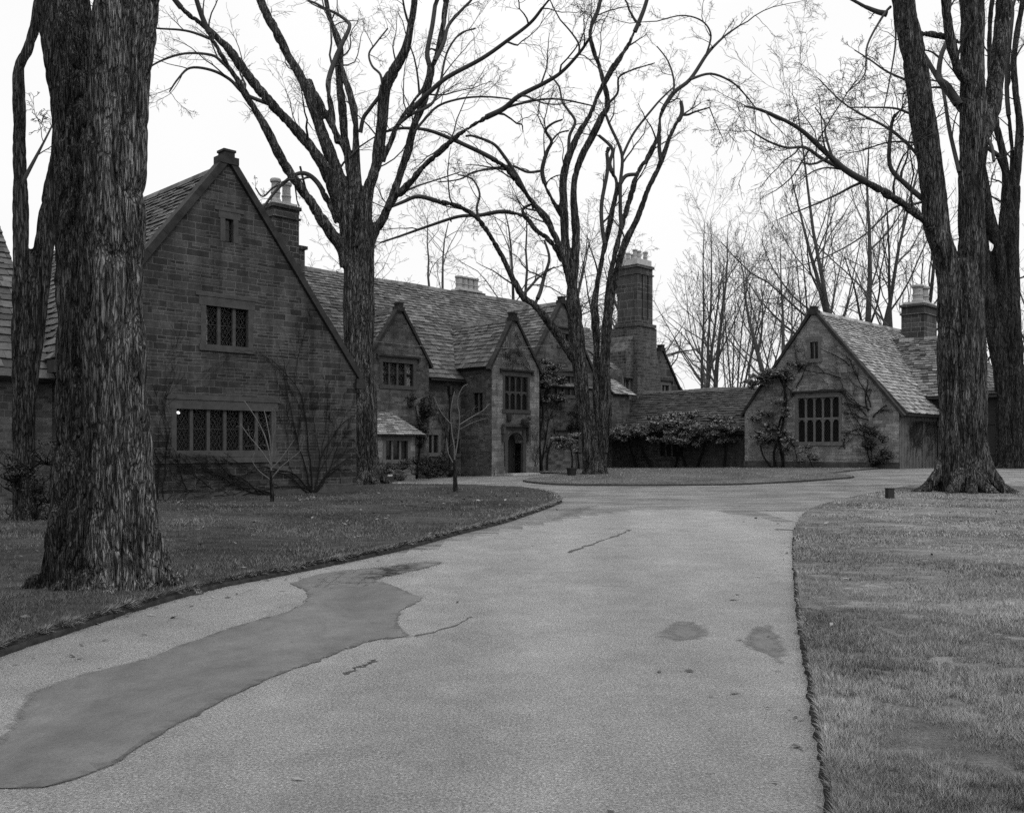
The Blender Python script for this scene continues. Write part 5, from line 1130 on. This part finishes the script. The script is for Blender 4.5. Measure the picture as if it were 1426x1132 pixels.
SLim = inside([(37.3, 0), (44, 0), (44, 4.9), sa, (37.3, 4.9)], [rect(a, b_, c, d) for a, b_, c, d, n in s_w])
vine('climbing_vine', 'dark ropy vine stems on the wall right of the porch', 'v', SV, [(38.3, 0.1, 95, 4.5), (38.6, 0.1, 82, 4.2), (38.9, 0.1, 110, 3.6), (39.2, 0.2, 75, 3.0), (38.4, 3.5, 60, 3.5), (40, 4.5, 80, 3.5)], 7, 0.05, lim=SLim)
MLim = inside([(30.3, 0), (35.5, 0), (35.5, 5), (30.3, 5)], [rect(a, b_, c, d) for a, b_, c, d, n in wd_main])
vine('climbing_vine', 'thin bare vine on the wall between the bay window and the porch', 'v', MV, [(31.0, 0.1, 95, 4), (32.3, 0.1, 85, 4), (33.2, 0.1, 75, 4.2), (31.6, 2.5, 110, 2)], 8, 0.02, lim=MLim)
SWL = inside([(QU+0.1, 0.4), (QU+4.7, 0.4), (QU+4.7, 2.9), (QU+0.1, 2.9)], [])
vine('climbing_vine', 'many thin upright vine stems on the pale side wall of the garage', 'v', V0_-0.03, [(QU+0.6+0.42*i, 0.45, 84+((i*37) % 14), 2.6) for i in range(10)], 9, 0.014, lim=SWL, spread=0.2, mat='vine_pale')
LLim = inside([(26, 0.2), (35.6, 0.2), (35.6, 2.4), (26, 2.4)], [rect(30.2, 32, 1, 2)])

# ------------------------------------------------------------------ leafy masses
def leafcloud(blobs, n, size, seed, flatten=1.0):
    """blobs: (centre, (rx, ry, rz)); leaves in loose layered clumps"""
    rng = np.random.default_rng(seed); V = []; T = []; tot = sum(b_[1][0]*b_[1][1]*b_[1][2] for b_ in blobs)**1
    for c, r in blobs:
        k = max(30, int(n*(r[0]*r[1]*r[2])/tot)); cl = max(4, k//45)
        d = rng.normal(size=(cl, 3)); d /= np.linalg.norm(d, axis=1, keepdims=True); cc = np.array(c)+d*np.array(r)*rng.uniform(0.35, 1.0, (cl, 1))
        w = rng.integers(0, cl, k); p = cc[w]+rng.normal(size=(k, 3))*np.array([0.2, 0.2, 0.09*flatten])*max(0.35, min(r)*0.8)
        a = rng.normal(size=(k, 3)); a[:, 2] *= 0.5; a /= np.linalg.norm(a, axis=1, keepdims=True); u_ = rng.normal(size=(k, 3)); b2 = np.cross(a, u_); b2 /= np.linalg.norm(b2, axis=1, keepdims=True)
        s = size*rng.uniform(0.6, 1.3, (k, 1)); q = np.stack([p, p+a*s*0.5+b2*s*0.22, p+a*s, p+a*s*0.5-b2*s*0.22], axis=1); V.append(q.reshape(-1, 3)); T.append(np.clip(rng.normal(0.4, 0.22, k)+(0.25*(rng.random(k) < 0.15)), 0, 1))
    V = np.concatenate(V); return V, np.arange(len(V)).reshape(-1, 4), np.concatenate(T)
def leafy(name, label, cat, base, blobs, n, size, seed, mat='leaf', stems=(), smat='vine', flatten=1.0, group=None):
    r_ = empty(name, base, 0, label, cat, group); V, Q, T = leafcloud(blobs, n, size, seed, flatten)
    mesh_np('foliage', V-np.array(tuple(base)), Q, M[mat], r_, tint=T)
    t = Tubes()
    for pts, r0 in stems: c = crom([Vector(p) for p in pts], 4); t.add(c, taper_r(r0, r0*0.5, len(c)), 6)
    rng = random.Random(seed)
    for c, r in blobs:                                  # twigs carrying the leaves
        src = Vector(c)-Vector((0, 0, r[2]))
        for k in range(7):
            e_ = Vector(c)+Vector((rng.uniform(-1, 1)*r[0], rng.uniform(-1, 1)*r[1], rng.uniform(-0.6, 1)*r[2])); mid = src.lerp(e_, 0.5)+Vector((rng.gauss(0, .1), rng.gauss(0, .1), 0)); t.add(crom([src, mid, e_], 3), taper_r(0.02, 0.006, 7), 4, False)
    t.build('stem', M[smat], r_, tuple(base)); return r_
def gz(p): return Vector((p.x, p.y, g(p.x, p.y)))
rng_ = random.Random(8)
blobs = []
for i in range(56):
    v_ = rng_.uniform(26.4, 35.0); f_ = 1-abs((v_-30.0)/4.6)**2; f_ = max(f_, 0.3); zz = 2.0+rng_.uniform(-0.35, 1.35)*max(0.2, f_); u_ = 44.55+max(0, (zz-2.5))*1.05-rng_.uniform(0, 0.7)
    p = uv(u_, v_, zz+0.15); blobs.append(((p.x, p.y, p.z), (rng_.uniform(0.5, 0.95), rng_.uniform(0.5, 0.95), rng_.uniform(0.14, 0.26))))
def wp(u, v, z): q = uv(u, v, z); return (q.x, q.y, q.z)
stems = [([wp(44.7, v0, 0.1), wp(44.6, v0+d*0.4, 0.9), wp(44.5, v0+d*0.7, 1.4), wp(44.4, v0+d, 2.3)], 0.09) for v0, d in ((29.2, -0.9), (29.7, 0.6), (30.6, -0.6), (33.2, 0.5), (32.1, 0.9), (27.4, -0.4))]
leafy('magnolia_tree', 'broad dark magnolia trained over the eaves of the passage roof', 'tree', gz(uv(44.6, 30)), blobs, 24000, 0.17, 21, stems=stems, flatten=1.0)
blobs = []
for i in range(16):
    v_ = rng_.uniform(23.1, 25.3); zz = rng_.uniform(1.4, 4.0); p = uv(QU-rng_.uniform(0.2, 0.5), v_, zz); blobs.append(((p.x, p.y, p.z), (rng_.uniform(0.3, 0.55), 0.35, 0.12)))
leafy('magnolia_tree', 'layered magnolia against the garage wall left of its tall window', 'tree', gz(uv(44.2, 24)), blobs, 3800, 0.16, 22, stems=[([wp(44.3, 24.0, 0.3), wp(44.2, 24.1, 1.3), wp(44.2, 23.6, 2.8), wp(44.3, 23.5, 5.0)], 0.08), ([wp(44.3, 23.9, 0.3), wp(44.1, 23.5, 1.2), wp(44.2, 24.6, 2.6)], 0.06), ([wp(44.3, 24.1, 0.3), wp(44.1, 24.7, 1.2), wp(44.2, 24.9, 2.2)], 0.06)])
blobs = []
for i in range(13):
    t_ = rng_.random(); v_ = 22.9+2.9*t_; zz = 5.55-0.75*t_+rng_.uniform(-0.25, 0.3); p = uv(QU-rng_.uniform(0.1, 0.6), v_, zz); blobs.append(((p.x, p.y, p.z), (rng_.uniform(0.35, 0.6), 0.35, 0.15)))
leafy('wisteria_mass', 'leafy clump hanging over the left rake of the garage gable', 'climbing plant', gz(uv(44.1, 24.3)), blobs, 3200, 0.16, 23, stems=[([wp(44.35, 23.6, 0.4), wp(44.3, 23.9, 2.5), wp(44.25, 23.4, 4.0), wp(44.3, 23.9, 5.3)], 0.07)])
blobs = []
for i in range(12): v_ = rng_.uniform(18.1, 19.5); zz = rng_.uniform(0.5, 2.6); p = uv(QU-0.3, v_, zz); blobs.append(((p.x, p.y, p.z), (0.35, 0.3, 0.25)))
leafy('evergreen_shrub', 'dark shrub in the corner at the right foot of the garage gable', 'shrub', gz(uv(44.2, 18.8)), blobs, 2600, 0.09, 24, mat='leaf_dark', smat='vine')
blobs = [(wp(43.9, 22.0+d, z), (0.35, 0.3, 0.1)) for d, z in ((0, 1.2), (0.4, 1.35), (-0.3, 1.0), (0.1, 1.6), (0.5, 0.9))]
leafy('small_shrub', 'small layered shrub under the tall garage window', 'shrub', gz(uv(43.9, 22.0)), blobs, 700, 0.1, 25, stems=[([wp(43.9, 21.7, 0.35), wp(43.9, 21.9, 0.8), wp(43.9, 22.2, 1.3)], 0.04)])
# climbers by the second gable
blobs = []
for i in range(17): a_ = rng_.uniform(0, 1); u_ = 37.0+3.0*a_; zz = rng_.uniform(4.0, 6.0+0.5*math.sin(a_*3.1)); p = uv(u_, SV-rng_.uniform(0.2, 0.6), zz); blobs.append(((p.x, p.y, p.z), (rng_.uniform(0.35, 0.65), 0.35, 0.16)))
leafy('wisteria_mass', 'round topped leafy climber on the wall immediately right of the porch gable', 'climbing plant', gz(uv(38.4, 35.2)), blobs, 4200, 0.15, 26, stems=[([wp(38.6, 35.3, 0), wp(38.4, 35.3, 2), wp(38.7, 35.3, 3.4), wp(38.3, 35.2, 4.8)], 0.09)])
blobs = []
for i in range(12): u_ = rng_.uniform(40.9, 43.2); zz = rng_.uniform(2.6, 4.3); p = uv(u_, SV-rng_.uniform(0.1, 0.45), zz); blobs.append(((p.x, p.y, p.z), (0.45, 0.35, 0.25)))
leafy('ivy_mass', 'dark ivy clump above the small windows left of the island elm', 'climbing plant', gz(uv(42.0, 35.3)), blobs, 3600, 0.10, 27, mat='leaf_dark', stems=[([wp(42.0, 35.4, 0), wp(41.8, 35.4, 1.5), wp(42.0, 35.4, 3)], 0.06)])
blobs = []
for i in range(13): u_ = rng_.uniform(28.7, 30.9); zz = rng_.uniform(1.6, 4.3); p = uv(u_, DV-0.15 if u_ < 30.2 else MV-0.2, zz); blobs.append(((p.x, p.y, p.z), (0.4, 0.22, 0.4)))
leafy('ivy_mass', 'dark ivy between the bay window and the first gable corner', 'climbing plant', gz(uv(29.6, 35.0)), blobs, 4200, 0.09, 28, mat='leaf_dark', stems=[([wp(29.4, 35.15, 0), wp(29.6, 35.15, 2), wp(29.3, 35.15, 3.6)], 0.05)])
for i, (u0_, v0_, w_s, h_s, lab) in enumerate([(26.4, 33.4, 1.0, 0.8, 'clipped dark shrub under the left end of the bay window'), (27.9, 33.3, 0.9, 1.0, 'dark twiggy shrub under the right end of the bay window'), (29.7, 34.6, 1.0, 1.1, 'dark shrub in the corner right of the bay window'), (31.0, 35.0, 0.8, 0.75, 'low dark shrub below the paired ground floor window'), (33.1, 35.0, 0.9, 0.6, 'low dark shrub beside the foot of the drainpipe'), (36.9, 34.7, 0.5, 0.55, 'small dark shrub at the right foot of the porch')]):
    q = gz(uv(u0_, v0_)); bl = []
    for k in range(9): bl.append(((q.x+rng_.uniform(-1, 1)*w_s*0.7, q.y+rng_.uniform(-1, 1)*0.35, rng_.uniform(0.25, 1)*h_s), (0.32, 0.3, 0.22)))
    leafy('evergreen_shrub', lab, 'shrub', q, bl, 1500, 0.075, 40+i, mat='leaf_dark', group='shrubs along the house wall')
# potted standard near the island elm
q = gb(796, 664); q.z = g(q.x, q.y)+0.06
bl = [((q.x+dx, q.y, q.z+z), (0.42, 0.32, 0.13)) for dx, z in ((-0.35, 1.75), (0.15, 1.85), (-0.1, 1.5), (-0.5, 1.4), (0.1, 1.3), (-0.6, 1.72))]
pt = leafy('potted_shrub', 'small tree like shrub on a straight stem in a dark tub beside the island elm', 'potted plant', q, bl, 1100, 0.11, 51, stems=[([(q.x, q.y, q.z+0.2), (q.x+0.03, q.y, q.z+0.8), (q.x-0.1, q.y, q.z+1.5)], 0.05)])
tub = MB(); tub.lathe((0, 0, 0), [(0.2, 0), (0.24, 0.3), (0.27, 0.31), (0.27, 0.36), (0.22, 0.36), (0.21, 0.3)], 14); tub.build('tub', M['iron'], pt)
# ivy foot on the left border, dark bush by the right border
q = gb(48, 729); bl = [((q.x+rng_.uniform(-0.6, 0.5), q.y+rng_.uniform(-0.3, 0.5), q.z+rng_.uniform(0.1, 1.6)), (0.3, 0.3, 0.25)) for k in range(16)]
leafy('ivy_bush', 'speckled ivy bush round the foot of the slender trunk at the left border', 'shrub', q, bl, 3800, 0.06, 52, mat='leaf_dark')
q = gb(1385, 648); q.z = g(q.x, q.y); bl = [((q.x+rng_.uniform(-0.9, 0.9), q.y+rng_.uniform(-0.5, 0.5), q.z+rng_.uniform(0.15, 0.6)), (0.4, 0.35, 0.22)) for k in range(9)]
leafy('evergreen_shrub', 'low dark bush beyond the twin trunked tree at the right border', 'shrub', q, bl, 2000, 0.09, 53, mat='leaf_dark')

# ------------------------------------------------------------------ small things
q = gb(1239, 697); r_ = empty('marker_box', (q.x, q.y, q.z+0.05), 0.15, 'small black utility box on a short post standing on the right lawn', 'utility box')
t = MB(); s = q.y/F; t.box((-4.6*s, -0.09, 0.02), (4.6*s, 0.09, 14*s)); t.build('housing', M['iron'], r_); t = MB(); t.box((-5.1*s, -0.105, 14*s), (5.1*s, 0.105, 15.2*s)); t.build('lid', M['wood'], r_); t = MB(); t.box((-2*s, -0.05, -0.15), (2*s, 0.05, 0.018)); t.build('foot', M['iron'], r_)
q = gb(541, 674.5); r_ = empty('floodlight', q, 0.6, 'small dark ground floodlight beside the foot of the spreading elm', 'lamp')
t = MB(); t.box((-0.22, -0.12, 0.1), (0.2, 0.12, 0.42)); t.build('housing', M['iron'], r_); t = MB(); t.box((-0.02, -0.05, -0.05), (0.03, 0.03, 0.098)); t.build('stake', M['iron'], r_); t = MB(); t.box((-0.1, -0.135, 0.34), (0.12, -0.121, 0.42)); t.build('visor', M['cap'], r_)
# lit ceiling lamp inside the big window
m = NM('lamp_globe'); em = m.n('ShaderNodeEmission'); em.inputs[0].default_value = (1, 1, 1, 1); em.inputs[1].default_value = 1.6; m.l(em.outputs[0], m.out.inputs[0]); M['lamp'] = m.m
pl_ = uv(12.74, GV0+0.35, 0); r_ = empty('ceiling_lamp', (pl_.x, pl_.y, 2.6), 0, 'small lit globe lamp seen through the left light of the big gable window', 'lamp')
t = MB(); t.lathe((0, 0, -0.06), [(0.01, 0.01), (0.04, 0.02), (0.055, 0.05), (0.04, 0.09), (0.01, 0.1)], 12); t.build('globe', M['lamp'], r_, smooth=True); t = MB(); t.lathe((0, 0, 0.061), [(0.006, 0), (0.006, 0.4)], 6); t.build('rod', M['iron'], r_)
# overhead wires
def wire_(label, pts):
    t = Tubes(); c = crom(pts, 12); t.add(c, [0.008]*len(c), 5); o = t.build('overhead_wire', M['wire'], None); tag(o, label, 'wire', 'overhead wires across the forecourt')
wire_('upper pale overhead wire sagging from the spreading elm to the tall chimney', [P(500, 473, 37.4), P(600, 483, 41), P(690, 485, 43), P(760, 481, 45.5), P(868, 470, 58.7)])
wire_('lower faint overhead wire running from the porch gable to the island elm', [Vector(wp(36.5, PV-0.05, 5.6)), P(780, 517, 47), P(806, 515, 45.4)])
# leaf litter: small curled leaves and twig ends blown against the edges
def litter(label, n, seed, where):
    rng = np.random.default_rng(seed); c = where(rng, n); m = len(c); z = gnp(c[:, 0], c[:, 1])+c[:, 2]; s = rng.uniform(0.012, 0.04, m)*(1+0.04*c[:, 1]); a = rng.uniform(0, 6.28, m)
    d = np.column_stack([np.cos(a), np.sin(a), rng.uniform(-0.2, 0.4, m)])*s[:, None]; e = np.column_stack([-np.sin(a), np.cos(a), rng.uniform(-0.2, 0.6, m)])*(s*rng.uniform(0.15, 0.6, m))[:, None]; o = np.column_stack([c[:, :2], z+0.006])
    V = np.stack([o-d, o+e, o+d, o-e+np.array([0, 0, 0.004])], axis=1).reshape(-1, 3)
    return tag(mesh_np('leaf_litter', V, np.arange(4*m).reshape(-1, 4), M['blade_r'], tint=np.clip(rng.normal(0.12, 0.2, m), 0, 0.7)), label, 'leaf litter', None, 'stuff')
def on_drive(rng, n):
    A = np.array(left_edge+right_edge); A = A[(A[:, 1] > 3) & (A[:, 1] < 26)]; q = A[rng.integers(0, len(A), n)]+rng.normal(0, 0.45, (n, 2)); far_ = np.column_stack([rng.uniform(-7, 7, n//4), rng.uniform(3, 24, n//4)]); q = np.vstack([q, far_])
    ok = ~inpoly(q[:, 0], q[:, 1], left_poly) & ~inpoly(q[:, 0], q[:, 1], right_poly); q = q[ok]; return np.column_stack([q, np.full(len(q), 0.004)])
def on_lawn(rng, n):
    q = np.column_stack([rng.uniform(-12, 16, n), rng.uniform(4, 30, n)]); ok = inpoly(q[:, 0], q[:, 1], left_poly) | inpoly(q[:, 0], q[:, 1], right_poly); q = q[ok]; return np.column_stack([q, np.full(len(q), 0.11)])
litter('scattered dead leaves and bits on the driveway, thickest along the lawn edges', 260, 71, on_drive)
litter('dead leaves lying on both lawns', 1800, 72, on_lawn)
# ------------------------------------------------------------------ grass blades
def blades(name, label, polyW, n, ylo, yhi, xlo, xhi, zoff, mat, seed, hh=0.05, keep=None, tm=0.45):
    rng = np.random.default_rng(seed); px = rng.uniform(xlo, xhi, n); py = HY+(ylo-HY)*((yhi-HY)/(ylo-HY))**rng.random(n)**0.8 if False else rng.uniform(ylo, yhi, n)
    D = CH*F/(py-HY); x = (px-CX)/F*D; y = D*np.ones(n); 
    for k in range(3): D = (CH-gnp(x, y))*F/(py-HY); x = (px-CX)/F*D; y = D
    D = D+rng.uniform(-0.5, 0.5, n)*D*D/(F*CH); x = (px-CX)/F*D; y = D
    ok = inpoly(x, y, polyW) & (D < 60); x, y, D = x[ok], y[ok], D[ok]; m = len(x)
    P2 = np.column_stack([x, y, np.zeros(m)]); clump = vnoise(P2*3.1, 4); cl2 = vnoise(P2*0.7, 9); cl3 = vnoise(P2*9, 2)
    keepm = (cl3+clump*0.6) > -0.75; x, y, D, clump, cl2, cl3 = [q[keepm] for q in (x, y, D, clump, cl2, cl3)]; m = len(x)
    z = gnp(x, y)+zoff; h = hh*(0.75+0.35*clump+0.25*cl3)*rng.uniform(0.5, 1.2, m); h = np.maximum(h, 0.012); w = np.maximum(0.0035, D*0.00055)*rng.uniform(0.7, 1.3, m)
    a = rng.uniform(0, 6.283, m); ln = rng.uniform(0.3, 1.5, m)*h; b_ = a+1.57+rng.normal(0, 0.4, m)
    p0 = np.column_stack([x-np.cos(a)*w/2, y-np.sin(a)*w/2, z-0.01]); p1 = np.column_stack([x+np.cos(a)*w/2, y+np.sin(a)*w/2, z-0.01]); p2 = np.column_stack([x+np.cos(b_)*ln, y+np.sin(b_)*ln, z+h])
    V = np.stack([p0, p1, p2], axis=1).reshape(-1, 3); tint = np.clip(rng.normal(tm, 0.2, m)+0.3*cl2+0.16*clump+0.14*cl3+0.16*vnoise(P2[keepm]*np.array([0.8, 2.2, 1]), 31), 0, 1)
    return tag(mesh_np(name, V, np.arange(3*m).reshape(-1, 3), M[mat], tint=tint), label, 'grass', None, 'stuff')
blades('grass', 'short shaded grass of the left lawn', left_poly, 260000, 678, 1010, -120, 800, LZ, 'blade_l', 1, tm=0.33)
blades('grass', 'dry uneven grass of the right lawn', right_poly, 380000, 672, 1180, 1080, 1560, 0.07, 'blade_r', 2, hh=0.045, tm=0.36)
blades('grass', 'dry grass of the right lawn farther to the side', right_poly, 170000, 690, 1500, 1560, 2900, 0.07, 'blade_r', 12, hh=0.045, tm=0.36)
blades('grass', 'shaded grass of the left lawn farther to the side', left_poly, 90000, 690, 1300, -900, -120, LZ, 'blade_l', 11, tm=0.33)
blades('grass', 'close cut grass of the island lawn', isl_poly, 30000, 652, 680, 720, 1200, 0.07, 'blade_r', 3, 0.04, tm=0.25)
def fringe(label, line, dens, out_, zoff, mat, seed, hh, ymax=40):
    """ragged tufts leaning over the cut edge"""
    rng = np.random.default_rng(seed); A = np.array(line); seg = np.linalg.norm(np.diff(A, axis=0), axis=1); Dm = (A[:-1, 1]); wts = seg*np.clip(9.0/np.maximum(Dm, 3), 0.12, 1.6); n = int(wts.sum()*dens); i = rng.choice(len(seg), n, p=wts/wts.sum()); f = rng.random((n, 1)); p = A[i]*(1-f)+A[i+1]*f; t = (A[i+1]-A[i])/seg[i][:, None]; nr = np.column_stack([t[:, 1], -t[:, 0]])*out_
    off = np.abs(rng.normal(0, 0.05, n)); base = p-nr*off[:, None]; k = vnoise(np.column_stack([base*7, np.zeros(n)]), 3); h = hh*(0.8+0.9*np.clip(k, -0.6, 1))*rng.uniform(0.5, 1.2, n); D = base[:, 1]; w = np.maximum(0.004, D*0.0006)
    a = rng.uniform(0, 6.283, n); z = gnp(base[:, 0], base[:, 1])+zoff; lean = nr*(h*rng.uniform(0.2, 1.5, n))[:, None]+rng.normal(0, 0.015, (n, 2))
    p0 = np.column_stack([base[:, 0]-np.cos(a)*w, base[:, 1]-np.sin(a)*w, z-0.02]); p1 = np.column_stack([base[:, 0]+np.cos(a)*w, base[:, 1]+np.sin(a)*w, z-0.02]); tip = np.column_stack([base+lean, z+h*rng.uniform(-0.7, 0.8, n)])
    V = np.stack([p0, p1, tip], axis=1).reshape(-1, 3); tint = np.clip(rng.normal(0.36, 0.2, n)+0.25*k, 0, 1)
    return tag(mesh_np('grass', V, np.arange(3*n).reshape(-1, 3), M[mat], tint=tint), label, 'grass', None, 'stuff')
fringe('ragged grass tufts hanging over the cut edge of the left lawn', left_edge, 1700, 1, LZ, 'blade_r', 5, 0.06)
fringe('pale grass tufts along the cut edge of the right lawn', right_edge, 900, -1, 0.07, 'blade_r', 6, 0.03)
